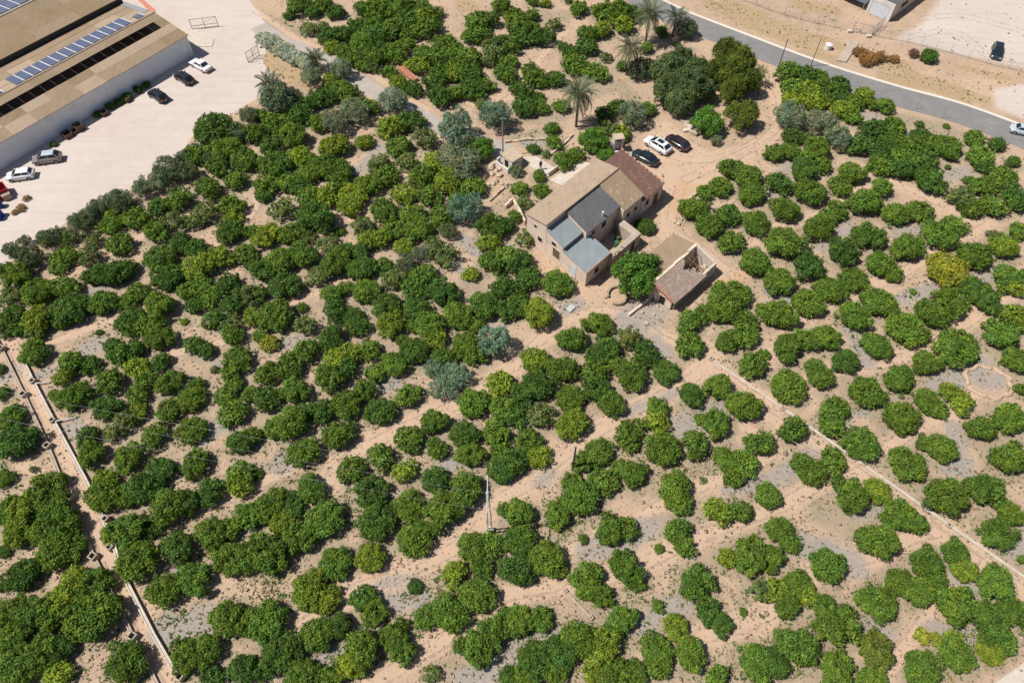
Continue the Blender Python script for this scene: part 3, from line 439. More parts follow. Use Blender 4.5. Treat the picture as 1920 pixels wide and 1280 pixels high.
(960, 900, 3.369, "35 210 108 c;40 380 105 c;30 575 115 d;210 495 120 c;290 555 55 l;290 210 95 c;430 105 115 c;600 60 80 c;1030 60 120 c;1060 150 75 c;620 315 105 c;720 310 75 c;1040 320 80 c;1080 405 70 c;1300 195 80 l;1440 205 72 c;480 630 120 c;550 715 95 c;710 545 115 c;770 640 60 c;1160 645 118 c;60 890 110 c;180 875 85 c;700 885 105 c;620 935 60 c;1240 830 80 d;1320 910 85 d;930 430 30 c;920 795 38 c;450 370 32 c;1040 930 85 l;910 1060 110 c;1120 1090 115 c;920 1160 80 c;420 1010 125 c;560 1050 125 l;310 1080 110 d;150 1135 120 d;80 1235 85 c;260 1190 95 c;640 1230 115 c;760 1225 95 c;520 1190 75 l;1500 475 125 c;1360 485 60 l;1575 100 92 c;1570 690 85 s;1540 1150 125 c;1290 1250 75 c;1460 830 25 c"),
(1440, 900, 3.369, "520 90 125 c;690 70 90 l;830 225 130 c;700 390 125 c;920 265 75 c;600 350 55 c;1120 105 140 c;1360 55 120 c;1530 215 100 c;1450 340 115 c;1615 500 32 c;0 95 95 c;60 300 90 c;140 390 65 c;20 490 90 c;370 530 120 c;190 650 95 c;240 715 70 l;40 690 70 l;120 790 90 c;690 775 125 c;1000 530 115 c;830 640 100 c;950 700 110 c;1070 640 65 c;1180 460 95 c;1240 560 95 l;1430 645 130 c;1180 795 140 c;1400 900 140 c;1400 1070 90 l;1560 830 110 c;430 905 145 c;350 800 70 c;180 1060 140 c;40 1150 105 d;430 1195 120 c;1190 1100 115 c;1160 1010 60 l;980 1185 130 c;660 1275 100 c;1490 1010 80 c"),
]
def side(px, py, x0, y0, x1, y1): return (x1 - x0) * (py - y0) - (y1 - y0) * (px - x0)
def interp(v, T): return float(np.interp(v, [q[0] for q in T], [q[1] for q in T]))
SANDY = [(0, 1300), (200, 1160), (430, 1075), (520, 1010), (620, 890), (740, 810), (960, 690), (1010, 640), (1180, 590), (1300, 590)]
def where(px, py):
    if px < interp(py, [(640, -5), (1280, 325)]) and py > 620: return 'outside the twin concrete channels'
    if py < interp(px, LANE[1:]) and px < 960 and px > 470: return 'between worn lane and asphalt road'
    if py < 300 and 950 < px < 1440: return 'between worn lane and asphalt road'
    rb = 1255 if py < 620 else interp(py, [(620, 1255), (680, 1335), (1080, 1920), (1280, 2212)])
    if px > rb: return 'between white channel and asphalt road'
    if py > interp(px, SANDY): return 'between sandy track and white channel'
    if px < 300 or py < interp(px, [(0, 560), (480, 300), (700, 190)]): return 'near the gravel yard hedge'
    if px > 850 and py < 620: return 'in the rows next to the farmhouse'
    return 'between sandy track and lane'
cand = []
for ox, oy, zf, s_ in TILES:
    for e in s_.split(';'):
        x, y, r_, k = e.split(); cand.append((ox + float(x) / zf, oy + float(y) / zf, float(r_) / zf, k))
cand.sort(key=lambda q: -q[2]); kept = []
for q in cand:                      # one entry for each crown seen in two overlapping tiles
    if all(math.hypot(q[0] - w[0], q[1] - w[1]) > .62 * w[2] or (q[3] in 'oth') != (w[3] in 'oth') for w in kept): kept.append(q)
citrus = [q for q in kept if q[3] in 'cdlsy']; rest = []
MARKS = [('beside the lattice power pole', [(919, 960)], 6), ('beside the lone dark wooden pole', [(1073, 870)], 5), ('next to the large bright yellow tree', [(1775, 506)], 6.5), ('close to the ruined shed', [(1262, 575), (1345, 505)], 5), ('beside the cistern hatch', [(1070, 579)], 5), ('against the farmhouse', [(990, 430), (1040, 490), (1100, 535)], 4.5),
 ('along the straight white channel', [(1335, 676), (1778, 984), (1930, 1090)], 4), ('along the taller pale channel', [(42, 670), (165, 905), (243, 1098), (338, 1272)], 3.6), ('along the narrow concrete channel', [(5, 656), (92, 838), (178, 1045), (300, 1290)], 3.6), ('near the short feed gutter', [(1062, 1110), (1110, 1160)], 4.5), ('near the pale concrete path', [(1850, 1300), (1935, 1238)], 7),
 ('bordering the asphalt road', ROAD, 8.5), ('bordering the worn lane', LANE[3:], 5), ('by the feathery blue-green evergreens', [(927, 643), (840, 705)], 6), ('around the bare ring-shaped grey patch', [(1855, 716)], 7.5), ('near the red tile stack', [(768, 148)], 7), ('bordering the farm track parking', [(1262, 430), (1290, 376), (1350, 330), (1450, 270)], 5),
 ('along the main sandy track', SANDY[1:], 3.4), ('along the second sandy track below the lattice pole', [(560, 1180), (740, 1080), (880, 1010)], 4), ('along the sandy gap near the dark wooden pole', [(1000, 900), (1150, 790), (1280, 720)], 3.6), ('along the hedge of the gravel yard', [(0, 530), (150, 440), (300, 360), (400, 270)], 6)]
MARKS = [(n_, [G(*p) for p in P_], d_) for n_, P_, d_ in MARKS]
def pl_dist(q, P_):
    if len(P_) == 1: return (q - P_[0]).length
    best = 1e9
    for a_, b_ in zip(P_[:-1], P_[1:]):
        u = max(0, min(1, (q - a_).dot(b_ - a_) / (b_ - a_).length_squared)); best = min(best, (q - a_.lerp(b_, u)).length)
    return best
SHORT = {'c': 'mid-green', 'd': 'dark green', 'l': 'yellowish-green', 's': 'pale-leaved', 'y': 'yellow'}
def describe(px, py, r_, k, w_):
    q = G(px, py + r_ * .5); near = next((n_ for n_, P_, d_ in MARKS if pl_dist(q, P_) < d_), None) or w_
    R_ = r_ / px_per_m(py); sz = 'large ' if R_ > 2.05 else ('small ' if R_ < 1.35 else '')
    gaps = sorted((G(*o_[:2]) - G(px, py)).length - o_[2] / px_per_m(o_[1]) - R_ for o_ in kept if o_[:2] != (px, py))
    touch = sum(g_ < .1 for g_ in gaps); st = ' standing clear' if touch == 0 else (' touching another' if touch == 1 else '')
    grp = near
    if near == w_:
        sel = np.hypot(gx - q.x, gy - q.y) < R_ + .9; grp = w_; near = ('by grey gravel ' if gry[sel].mean() > .12 else ('on weedy ground ' if wed0[sel].mean() > .2 else ('by bare track ' if trk[sel].mean() > .3 else ''))) + w_
    return f'{sz}{SHORT[k]} citrus tree{st} {near}', 'citrus trees ' + grp
SHAPE = {'c': 'citrus_tree', 'd': 'citrus_tree', 'l': 'citrus_tree', 's': 'citrus_tree', 'y': 'citrus_tree', 'o': 'olive_tree', 't': 'evergreen_tree', 'h': 'olive_bush', 'b': 'broadleaf_tree'}
wed0 = wed.copy()
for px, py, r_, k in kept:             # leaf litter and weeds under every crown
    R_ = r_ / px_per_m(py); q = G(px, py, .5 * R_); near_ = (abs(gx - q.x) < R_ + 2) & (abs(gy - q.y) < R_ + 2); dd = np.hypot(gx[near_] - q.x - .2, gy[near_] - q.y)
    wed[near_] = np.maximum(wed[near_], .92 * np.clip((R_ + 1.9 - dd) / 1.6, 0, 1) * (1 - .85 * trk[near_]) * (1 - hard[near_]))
ground.data.attributes['mask_a'].data.foreach_set('color', np.stack([trk, gry, wed, np.ones_like(trk)], -1).astype(np.float32).ravel())
for i, (px, py, r_, k) in enumerate(citrus):
    if i >= 300: rest.append((px, py, r_, k)); continue
    w_ = where(px, py); lab, grp = describe(px, py, r_, k, w_)
    if k == 'y': lab, grp = 'small citrus tree with bright yellow leaves among green middle rows', None
    make_tree('citrus_tree', lab, 'tree', px, py, r_ * (1.06 if py < 620 else (.97 if px < 1100 else .91)), k, grp)
for px, py, r_, k in [q for q in kept if q[3] not in 'cdlsy']:
    if k == 't':
        near = 'beside the worn lane' if py < 330 else ('next to the farmhouse garden' if py < 500 else 'beside the sandy track')
        make_tree('evergreen_tree', f'feathery blue-green evergreen {near}', 'tree', px, py, r_ * 1.08, k, f'blue-green evergreens {near}', 1.15)
    elif k == 'o':
        near = 'bordering the asphalt road' if px > 1440 else ('among garden shrubs by the farmhouse' if px > 940 else ('leaning over the worn lane' if py < 205 else 'in the shrubbery beside the small stone hut'))
        make_tree('olive_tree', f'pale grey-green olive tree {near}', 'tree', px, py, r_ * 1.08, k, f'olive trees {near}', 1.05)
    elif k == 'h':
        near = 'in the hedge along the gravel yard' if px < 640 else 'among thin citrus trees'
        make_tree('olive_bush', f'dark grey-green olive bush {near}', 'bush', px, py, r_ * 1.1, k, f'olive bushes {near}', 1.0)
    else: make_tree('broadleaf_tree', 'bright green leafy tree against the stone hut boulders', 'tree', px, py, r_, k)
V_, F_, T_, o_ = [], [], [], 0          # citrus past the three hundred largest: one mass
rr = np.random.default_rng(5)
for px, py, r_, k in rest:
    src = (SPR_ARR if k == 's' else CIT_ARR)[rr.integers(5)]; R = r_ * 1.08 / px_per_m(py); loc = G(px, py, .54 * R)
    nq = 1500; sel = rr.permutation(len(src[1]))[:nq]; vv = src[0].reshape(-1, 4, 3)[sel]
    cq = vv.mean(1, keepdims=True); vv = cq + (vv - cq) * (1.55 if k != 's' else 1.1)
    vv = vv.reshape(-1, 3); tt = src[2].reshape(-1, 4, 4)[sel].reshape(-1, 4).copy()
    an = rr.uniform(0, 6.28); ca, sa = math.cos(an), math.sin(an)
    vv = np.stack([vv[:, 0] * ca - vv[:, 1] * sa, vv[:, 0] * sa + vv[:, 1] * ca, vv[:, 2]], -1) * R + np.array([loc.x, loc.y, -.03])
    tt[:, :3] *= np.array(KIND[k][0]) * rr.uniform(.86, 1.16)
    V_.append(vv); T_.append(tt); n_ = len(vv) // 4; F_.append(np.arange(n_ * 4).reshape(n_, 4) + o_); o_ += n_ * 4
if rest:
    o = bpy.data.objects.new('small_citrus_trees', npmesh('small_citrus_trees', np.vstack(V_), np.vstack(F_), 'leaf', np.vstack(T_))); C.objects.link(o)
    o.color = (1, 1, 1, 1); tag(o, 'mass of smaller citrus trees filling in the orchard rows', 'trees', kind='stuff')
print('TREES citrus', len(citrus), 'rest', len(rest), 'other', len(kept) - len(citrus))

# ------------------------------------------------------------------ windows, doors on building frames
def opening(F_, parent, face, pos, z0, w, h, fixed, name='window', pane='dark', frame='plaster', depth=.04):
    """face 'a': on a wall of constant a looking to -a (depth<0 flips); face 'b': constant b looking to +b."""
    fr = MB(); pn = MB(); e = .07; s_ = depth
    def P(u, z, d): return F_(fixed - d, u, z) if face == 'a' else F_(u, fixed + d, z)
    def bar(u0, u1, za, zb, d0, d1, mb):
        q = [P(u0, za, d0), P(u1, za, d0), P(u1, za, d1), P(u0, za, d1), P(u0, zb, d0), P(u1, zb, d0), P(u1, zb, d1), P(u0, zb, d1)]
        mb.hexa(q)
    bar(pos, pos + w, z0, z0 + h, -.15, .012, pn)
    for u0, u1, za, zb in ((pos - e, pos, z0 - e, z0 + h + e), (pos + w, pos + w + e, z0 - e, z0 + h + e), (pos, pos + w, z0 - e, z0), (pos, pos + w, z0 + h, z0 + h + e)): bar(u0, u1, za, zb, -.1, s_, fr)
    w_ = fr.build(name, frame, parent); pn.build('pane' if name == 'window' else 'leaf', pane, w_); return w_

# ------------------------------------------------------------------ farmhouse
HF = Fr(G(1098, 538), 46.5, -48)
house = thing('farmhouse', 'old plastered farmhouse with tan, dark and blue-grey roofs and a walled courtyard', 'house', HF(8, -6))
def wall(*a, m='plaster', name='wall'): mb = MB(); HF.block(mb, *a); return mb.build(name, m, house)
wall(.05, 15.2, -11.9, -8.0, 4.85, 5.62); wall(10.9, 15.15, -7.98, -2.95, 5.58, 4.3); wall(3.95, 10.88, -7.97, -3.95, 5.3, 4.52)
wall(.07, 3.93, -7.96, -4.75, 4.72, 3.95); wall(3.96, 4.98, -7.95, -5.3, 4.7, 4.05); wall(.03, 4.85, -4.73, -.15, 3.22, 2.82)
wall(15.25, 20.4, -11.3, -2.9, 4.0, 3.0)
wall(10.0, 11.15, -2.93, .5, 2.5, 2.35, m='concrete', name='courtyard_wall'); wall(4.88, 9.98, -.35, .48, 2.45, 2.3, m='concrete', name='courtyard_wall')
def roofs(name, m, a0, a1, b0, b1, z0, z1, n, th=.09, over=.05):
    out = []
    for i in range(n):          # sheets side by side, each lapping the next by a hair of height
        mb = MB(); d = (a1 - a0) / n; HF.roof(mb, a0 + d * i + .004, a0 + d * (i + 1) - .004, b0, b1, z0 + (i % 2) * .012, z1 + (i % 2) * .012, th)
        out.append(mb.build(name, m, house))
    return out
for i_, o in enumerate(roofs('roof_sheet', 'fibre_pale', -.12, 15.35, -12.2, -9.9, 4.98, 5.42, 9) + roofs('roof_sheet', 'fibre_pale', -.12, 15.35, -9.95, -7.9, 5.46, 5.86, 9)): pass
roofs('roof_sheet', 'fibre_roof', 10.95, 15.35, -7.95, -2.75, 5.84, 4.42, 4)
roofs('roof_sheet', 'dark_roof', 3.85, 10.92, -7.93, -3.65, 5.66, 4.66, 5); roofs('roof_sheet', 'blue_roof', -.1, 5.05, -7.9, -4.55, 4.98, 4.16, 4)
roofs('roof_sheet', 'blue_roof', -.1, 4.95, -4.62, -.02, 3.42, 3.0, 4); roofs('roof_sheet', 'red_roof', 15.4, 20.5, -11.45, -2.7, 4.14, 3.2, 5)
mb = MB(); mb.path([HF(-.15, -7.92, 5.92), HF(7, -7.92, 5.9), HF(15.4, -7.92, 5.92)], .11, 6); mb.build('ridge_cap', 'fibre_roof', house)
for k in range(16):         # clay tile edging at the front eave
    mb = MB(); mb.tube(HF(-.05 + k * .31, .02, 3.02), HF(.24 + k * .31, .02, 3.02), .09, .08, 7); mb.build('eave_tile', 'clay', house)
for k in range(11):         # weathered tiles along the far verge of the red roof
    mb = MB(); mb.box(HF(20.42, -11.2 + k * .8, 4.16 - k * .086), (.28, .5, .1), (HF.A, HF.B, Vector((0, 0, 1)))); mb.build('verge_tile', 'old_tile' if k % 3 else 'clay', house)
mb = MB(); mb.tube(HF(7.6, -4.2, 4.7), HF(7.6, -4.2, 5.5), .1, .09, 8); mb.tube(HF(7.6, -4.2, 5.45), HF(7.6, -4.2, 5.6), .16, .16, 8); mb.build('vent_pipe', 'plaster_white', house)
opening(HF, house, 'a', -11.0 + .6, 3.6, .5, .6, .05); opening(HF, house, 'a', -6.9, 2.9, .8, .7, .07); opening(HF, house, 'a', -6.6, .9, 1.3, 1.7, .07, 'door', 'wood')
opening(HF, house, 'a', -3.2, 0.1, 1.1, 2.0, .03, 'door', 'shutter'); opening(HF, house, 'a', -9.6, 1.6, .8, .9, .05)
opening(HF, house, 'b', 7.4, 2.7, .9, 1.0, -3.95); opening(HF, house, 'b', 5.2, 2.9, .7, .8, -3.95, pane='wood'); opening(HF, house, 'b', 11.9, 2.2, .7, .8, -2.95); opening(HF, house, 'b', 13.6, 2.2, .7, .8, -2.95)
opening(HF, house, 'b', 16.4, 1.4, .8, .9, -2.9); opening(HF, house, 'b', 18.4, .02, 1.1, 2.1, -2.9, 'door', 'wood'); opening(HF, house, 'b', 9.0, .02, .9, 1.9, .49, 'door', 'dark_steel'); opening(HF, house, 'b', 1.8, 1.0, .9, 1.0, -.14)
mb = MB(); mb.slab([HF(4.9, -3.9, .03), HF(9.95, -3.9, .03), HF(9.95, -.4, .03), HF(4.9, -.4, .03)], .06); mb.build('courtyard_floor', 'concrete', house)
mb = MB()
for k in range(26): mb.box(HF(5 + rnd.random() * 2.4, -.1 + rnd.random() * .5, 2.44 + rnd.random() * .05), (rnd.uniform(.1, .3), rnd.uniform(.1, .25), .12))
tag(mb.build('rubble', 'rock', house), kind='stuff')
for k in range(9): mb = MB(); a_, b_ = rnd.uniform(11.4, 14.6), rnd.uniform(-6.8, -3.6); zz_ = 5.84 - (b_ + 7.95) * .273; HF.roof(mb, a_, a_ + rnd.uniform(.05, .12), b_, b_ + rnd.uniform(.3, .8), zz_ + .035, zz_ + .035 - .12, .02); mb.build('repair_strip', 'concrete_pale', house)
for k in range(8): mb = MB(); a_, b_ = rnd.uniform(.4, 13.5), rnd.uniform(-11.8, -8.6); zz_ = 4.98 + (b_ + 12.2) * .205; HF.roof(mb, a_, a_ + rnd.uniform(.5, 1.2), b_, b_ + rnd.uniform(.12, .3), zz_ + .06, zz_ + .09, .02); mb.build('repair_strip', 'fibre_pale', house)
# things in the courtyard and round the house
mb = MB(); mb.tube(HF(9.4, -1.1, .03), HF(9.4, -1.1, .7), .3, .36, 14); mb.tube(HF(9.4, -1.1, .66), HF(9.4, -1.1, .72), .39, .39, 14)
single(mb, 'tub', 'yellow_paint', 'yellow plastic tub in the walled courtyard of the farmhouse', 'tub', HF(9.4, -1.1, 0))
for k, (a_, b_) in enumerate(((9.3, -2.2), (8.5, -1.6))):
    mb = MB(); mb.tube(HF(a_, b_, .03), HF(a_, b_, 1.0), .36, .36, 14); mb.tube(HF(a_, b_, .3), HF(a_, b_, .34), .38, .38, 14); mb.tube(HF(a_, b_, .66), HF(a_, b_, .7), .38, .38, 14)
    single(mb, 'barrel', 'green_paint', ('green barrel in the courtyard corner against the house wall', 'green barrel in the courtyard close to the yellow tub')[k], 'barrel', HF(a_, b_, 0))
def slab_thing(name, pts, z, th, m, label, cat, kind=None):
    P = [G(*p) for p in pts]; P = [Vector((p.x, p.y, z)) for p in P]
    area = sum(P[i].x * P[(i + 1) % len(P)].y - P[(i + 1) % len(P)].x * P[i].y for i in range(len(P)))
    if area < 0: P.reverse()
    mb = MB(); mb.slab(P, th); c_ = sum(P, Vector()) / len(P); c_.z = 0
    o = single(mb, name, m, label, cat, c_)
    if kind: o['kind'] = kind
    return o
slab_thing('terrace', [(1030, 340), (1089, 303), (1118, 312), (1058, 353)], .3, .4, 'concrete_pale', 'raised concrete terrace along the farmhouse back wall', 'terrace', 'structure')
slab_thing('terrace', [(979, 297), (1004, 294), (1042, 318), (1027, 333), (995, 314)], .18, .3, 'concrete_pale', 'small pale concrete platform beside the stone hut', 'terrace', 'structure')
def low_wall(name, pts, h, w, m, label, cat='wall', n=1, jag=0.0, group=None, seed=1):
    r_ = random.Random(seed); t_ = thing(name, label, cat, G(*pts[0]), group); q = 0
    for (x0, y0), (x1, y1) in zip(pts[:-1], pts[1:]):
        p, e = G(x0, y0), G(x1, y1); L = (e - p).length; k = max(1, round(L / (1.0 if jag else 2.6))); X = (e - p).normalized(); Y = Vector((-X.y, X.x, 0))
        for i in range(k):
            c_ = p + (e - p) * ((i + .5) / k); hh = h * (1 + r_.uniform(-jag, jag)); mb = MB()
            mb.box((c_.x + r_.uniform(-jag, jag) * .15, c_.y + r_.uniform(-jag, jag) * .15, hh / 2 - .06), (L / k - .012, w * (1 + r_.uniform(-jag, jag) * .6), hh + .12), (X, Y, Vector((0, 0, 1))))
            mb.build('block', m, t_, bevel=.03 if jag else .01); q += 1
    return t_
low_wall('stone_wall', [(1288, 376), (1345, 338)], .45, .4, 'rock', 'low rubble wall at the edge of the farmhouse parking', jag=.35)
low_wall('garden_wall', [(947, 391), (962, 378), (985, 420)], .8, .3, 'plaster', 'broken garden wall at the farmhouse back corner', jag=.2, seed=3)
low_wall('garden_wall', [(918, 378), (952, 346)], .35, .3, 'rock', 'low stone edging below the boulders', jag=.3, seed=4)
low_wall('garden_wall', [(1033, 290), (1056, 272), (1074, 254)], .3, .28, 'concrete_pale', 'crooked low wall below the tall date palm', jag=.25, seed=5)
low_wall('garden_wall', [(946, 268), (985, 262), (1024, 263)], .3, .4, 'rock', 'tumbled stone edging between the lane and garden', jag=.4, seed=6)
low_wall('garden_wall', [(1027, 330), (1046, 316)], .7, .2, 'plaster_white', 'short white wall joining the platform to the terrace', seed=8)
low_wall('garden_wall', [(1178, 592), (1222, 558)], .4, .3, 'plaster', 'low kerb wall beside the grey ash patch', jag=.15, seed=9)

# ------------------------------------------------------------------ ruined shed
RF = Fr(G(1262, 581), 44.5, -46)
ruin = thing('ruined_shed', 'roofless-ended stone shed with sagging clay tile roof and a collapsed corner', 'shed', RF(4, -3))
def rwall(a0, a1, b0, b1, z0, z1=None, m='old_stone', name='wall'): mb = MB(); RF.block(mb, a0, a1, b0, b1, z0, z1); return mb.build(name, m, ruin, bevel=.03)
for a0, a1, h in ((0, 2.4, 2.05), (2.4, 4.6, 2.0), (4.6, 6.0, 2.1), (6.0, 7.4, 2.25), (7.4, 8.9, 2.35)): rwall(a0 + .003, a1, -.3, .02, h, m='concrete_pale' if a0 > 5 else 'old_stone')
rwall(-.35, -.02, -3.75, -.32, 2.75, 2.0, 'plaster'); rwall(8.55, 8.9, -3.45, -.32, 3.2, 2.45, 'concrete_pale')
for a0, a1, h in ((-.7, 1.5, 3.05), (1.5, 4, 3.0), (4, 5.5, 3.15), (5.5, 7, 3.0), (7, 8.9, 3.3)): rwall(a0 + .003, a1, -3.85, -3.47, h, m='plaster')
mb = MB(); RF.block(mb, .6, 8.95, -7.5, -3.88, 1.95, 2.75); mb.build('wall', 'old_stone', ruin)
for k in range(5):
    mb = MB(); RF.roof(mb, .4 + k * 1.74, .4 + (k + 1) * 1.74 - .01, -7.65, -3.9, 2.1 + .012 * (k % 2), 2.9 + .012 * (k % 2), .08); mb.build('roof_sheet', 'fibre_roof', ruin)
rowlen = [6.1, 6.2, 5.9, 5.6, 5.2, 4.9, 5.2, 5.6, 5.4, 5.9, 6.2, 5.8, 6.3, 6.1, 6.5, 6.6, 6.8, 6.9]
for k, L in enumerate(rowlen):       # barrel tile rows running along the shed
    b_ = -3.3 + k * .205; z_ = 2.98 - k * .051; mb = MB(); n_ = 15
    pts = [RF(-.6 + L * i / n_, b_ + rnd.uniform(-.012, .012), z_ - .10 * math.sin(3.14 * i / n_) + rnd.uniform(-.012, .012)) for i in range(n_ + 1)]
    for i in range(n_): mb.tube(pts[i] + Vector((0, rnd.uniform(-.02, .02), rnd.uniform(-.02, .03))), pts[i + 1] - Vector((0, 0, .03)), .12, .10, 7)
    mb.build('tile_row', 'old_tile', ruin)
for k in range(12):
    mb = MB(); mb.tube(RF(-.75, -3.3 + k * .29, 2.98 - k * .072), RF(-.45, -3.3 + k * .29, 3.0 - k * .072), .15, .13, 8); mb.build('eave_tile', 'clay', ruin)
for k, (a0, b0, z0, a1, b1, z1) in enumerate(((5.8, -3.4, 2.9, 7.3, -.6, .5), (6.4, -3.4, 2.8, 6.7, -.4, 2.0), (7.6, -3.3, 2.7, 6.9, -1.2, .3), (5.6, -2.2, 2.5, 8.3, -2.6, 2.4))):
    mb = MB(); mb.tube(RF(a0, b0, z0), RF(a1, b1, z1), .08, .07, 6); mb.build('beam', 'wood', ruin)
mb = MB()
for k in range(70):
    a_, b_ = 6.3 + rnd.random() * 2.1, -2.6 + rnd.random() * 2.2; hh = max(.1, (a_ - 6) * .32 + (b_ + 2.6) * .28 + rnd.uniform(-.2, .2)); s_ = rnd.uniform(.18, .45)
    mb.box(RF(a_, b_, hh), (s_, s_ * .7, s_ * .5), (HF.A, HF.B, Vector((0, .3, 1)).normalized()))
mb.box(RF(7.5, -1.2, .35), (2.0, 1.9, .7), (RF.A, RF.B, Vector((0, 0, 1)))); tag(mb.build('rubble', 'rock', ruin), kind='stuff')
opening(RF, ruin, 'a', -2.2, .02, .9, 1.6, -.35, 'door', 'dark'); opening(RF, ruin, 'b', 3.2, .9, .9, .7, .02, pane='plaster_white')
# ------------------------------------------------------------------ stone hut by the lane
UF = Fr(G(951.6, 322.8), 44, -46)
hut = thing('stone_hut', 'tiny cream hut with tiled roof beside the worn lane', 'hut', UF(1.5, -1))
mb = MB(); UF.block(mb, .7, 2.9, -1.9, .3, 1.85, 1.75); mb.build('wall', 'plaster_white', hut)
for k in range(7):
    mb = MB(); UF.roof(mb, .55, 3.0, -2.05 + k * .355, -2.05 + (k + 1) * .355 + .03, 2.02 - .018 * k, 1.96 - .018 * k, .07); mb.build('roof_slab', 'rock', hut)
mb = MB(); UF.block(mb, -.05, .68, .1, .3, .95, .95); mb.build('wing_wall', 'plaster_white', hut); mb = MB(); UF.block(mb, -.05, .68, -2.4, -2.2, 1.25, 1.25); mb.build('wing_wall', 'plaster_white', hut); mb = MB(); UF.block(mb, -.25, -.06, -2.4, .3, .8, .8); mb.build('wing_wall', 'plaster_white', hut)
opening(UF, hut, 'a', -1.3, .02, .8, 1.4, .7, 'door', 'dark')
# kiosk
kb = G(1156, 281); KF = Fr(kb, 10)
kiosk = thing('kiosk', 'slim white masonry kiosk with dark panel near the parked cars', 'kiosk', kb)
for a0, a1, b0, b1 in ((-.75, -.45, -.6, .6), (.45, .75, -.6, .6), (-.45, .45, -.6, -.4)): mb = MB(); KF.block(mb, a0 + .002, a1 - .002, b0, b1, 2.5); mb.build('wall', 'plaster_white', kiosk)
mb = MB(); KF.block(mb, -.448, .448, -.39, .3, 1.9); mb.build('panel', 'steel', kiosk); mb = MB(); KF.block(mb, -.85, .85, -.7, .7, 2.66, 2.66, 2.505); mb.build('roof', 'rock', kiosk); mb = MB(); KF.block(mb, -.9, .9, .61, .95, .4); mb.build('step', 'plaster_white', kiosk)
mb = MB(); p = G(1167, 278); mb.tube(p, p + Vector((0, 0, .7)), .3, .36, 12); mb.tube(p + Vector((0, 0, .66)), p + Vector((0, 0, .74)), .42, .42, 12); single(mb, 'flower_pot', 'clay', 'round terracotta pot standing against the white kiosk', 'pot', p)
for k, (x, y, m_, lb) in enumerate(((1045, 317, 'clay', 'small terracotta pot at the end of the white garden wall'), (1051, 318, 'plaster_white', 'small white pot at the end of the white garden wall'))):
    mb = MB(); p = G(x, y); mb.tube(p, p + Vector((0, 0, .5)), .2, .3, 10); mb.tube(p + Vector((0, 0, .46)), p + Vector((0, 0, .52)), .33, .33, 10); single(mb, 'flower_pot', m_, lb, 'pot', p)
# basin, hatch, rubble spots
t_ = thing('stone_basin', 'oval stone basin on bare soil under the round green tree', 'basin', G(1157, 556))
for k in range(16):
    if k in (9, 10): continue
    a_ = 6.283 * k / 16; c_ = G(1157, 556) + Vector((math.cos(a_) * 1.25, math.sin(a_) * 1.5, .2)); X = Vector((-math.sin(a_), math.cos(a_), 0)); mb = MB()
    mb.box(c_, (.56, .24, .5 + .1 * rnd.random()), (X, Vector((math.cos(a_), math.sin(a_), 0)), Vector((0, 0, 1)))); mb.build('block', 'old_stone', t_, bevel=.03)
mb = MB(); c_ = G(1070, 579); X = HF.A; mb.box(c_ + Vector((0, 0, .12)), (1.15, .8, .2), (X, HF.B, Vector((0, 0, 1)))); mb.box(c_ + Vector((0, 0, .24)) + X * .1, (.7, .5, .03), (X, HF.B, Vector((0, 0, 1))))
single(mb, 'cistern_hatch', 'galv', 'pale metal cistern hatch on bare soil below the farmhouse', 'hatch', c_)
def rock_mesh(seed):
    import bmesh
    r_ = random.Random(seed); bm = bmesh.new(); bmesh.ops.create_icosphere(bm, subdivisions=2, radius=.5)
    sx, sy, sz = r_.uniform(.8, 1.3), r_.uniform(.7, 1.1), r_.uniform(.55, .8); ph = [r_.uniform(0, 6) for _ in range(3)]
    for v in bm.verts:
        n_ = 1 + .18 * math.sin(v.co.x * 7 + ph[0]) * math.sin(v.co.y * 6 + ph[1]) + .1 * math.sin(v.co.z * 11 + ph[2]) + r_.uniform(-.06, .06)
        v.co = Vector((v.co.x * sx, v.co.y * sy, v.co.z * sz)) * n_
    me_ = bpy.data.meshes.new('boulder'); bm.to_mesh(me_); bm.free(); me_.materials.append(M['rock']); return me_
ROCKS = [rock_mesh(i) for i in range(6)]
def boulder(x, y, d, label, group):
    o = bpy.data.objects.new('boulder', rnd.choice(ROCKS)); C.objects.link(o); o.location = G(x, y) + Vector((0, 0, d * .16)); o.scale = (d, d, d); o.rotation_euler.z = rnd.uniform(0, 6.28); tag(o, label, 'boulder', group)
for x, y, d in ((921, 315, 1.3), (926, 306, .9), (930, 323, 1.0), (936, 330, 1.0), (922, 327, .8), (912, 330, .7), (930, 340, .8), (925, 345, .7), (938, 318, .9), (942, 345, .6), (916, 346, .6), (908, 318, .6), (949, 351, .6), (955, 346, .5)): boulder(x, y, d, 'cream boulder in the heap below the stone hut', 'boulders below the stone hut')
for x, y, d in ((1190, 594, .4), (1225, 590, .4), (1233, 574, .5), (1241, 583, .4), (1212, 606, .5), (1204, 586, .6)): boulder(x, y, d, 'pale stone lying around the grey ash patch', 'stones at the ash patch')
for k, (x, y, l_, an) in enumerate(((1283, 230, 1.6, -50), (1290, 238, 1.8, -62), (1297, 249, 2.2, -45), (1287, 246, 1.2, 10), (1303, 243, 1.4, -70), (1293, 226, 1.1, 30))):
    mb = MB(); c_ = G(x, y); a_ = math.radians(an); X = Vector((math.cos(a_), math.sin(a_), .12)).normalized(); Y = Vector((-math.sin(a_), math.cos(a_), 0)); mb.box(c_ + Vector((0, 0, .22)), (l_, .6, .28), (X, Y, X.cross(Y)))
    single(mb, 'concrete_slab', ('concrete', 'concrete_pale')[k % 2], 'broken concrete slab in the debris heap by the pines', 'slab', c_, 'slabs in the debris heap')
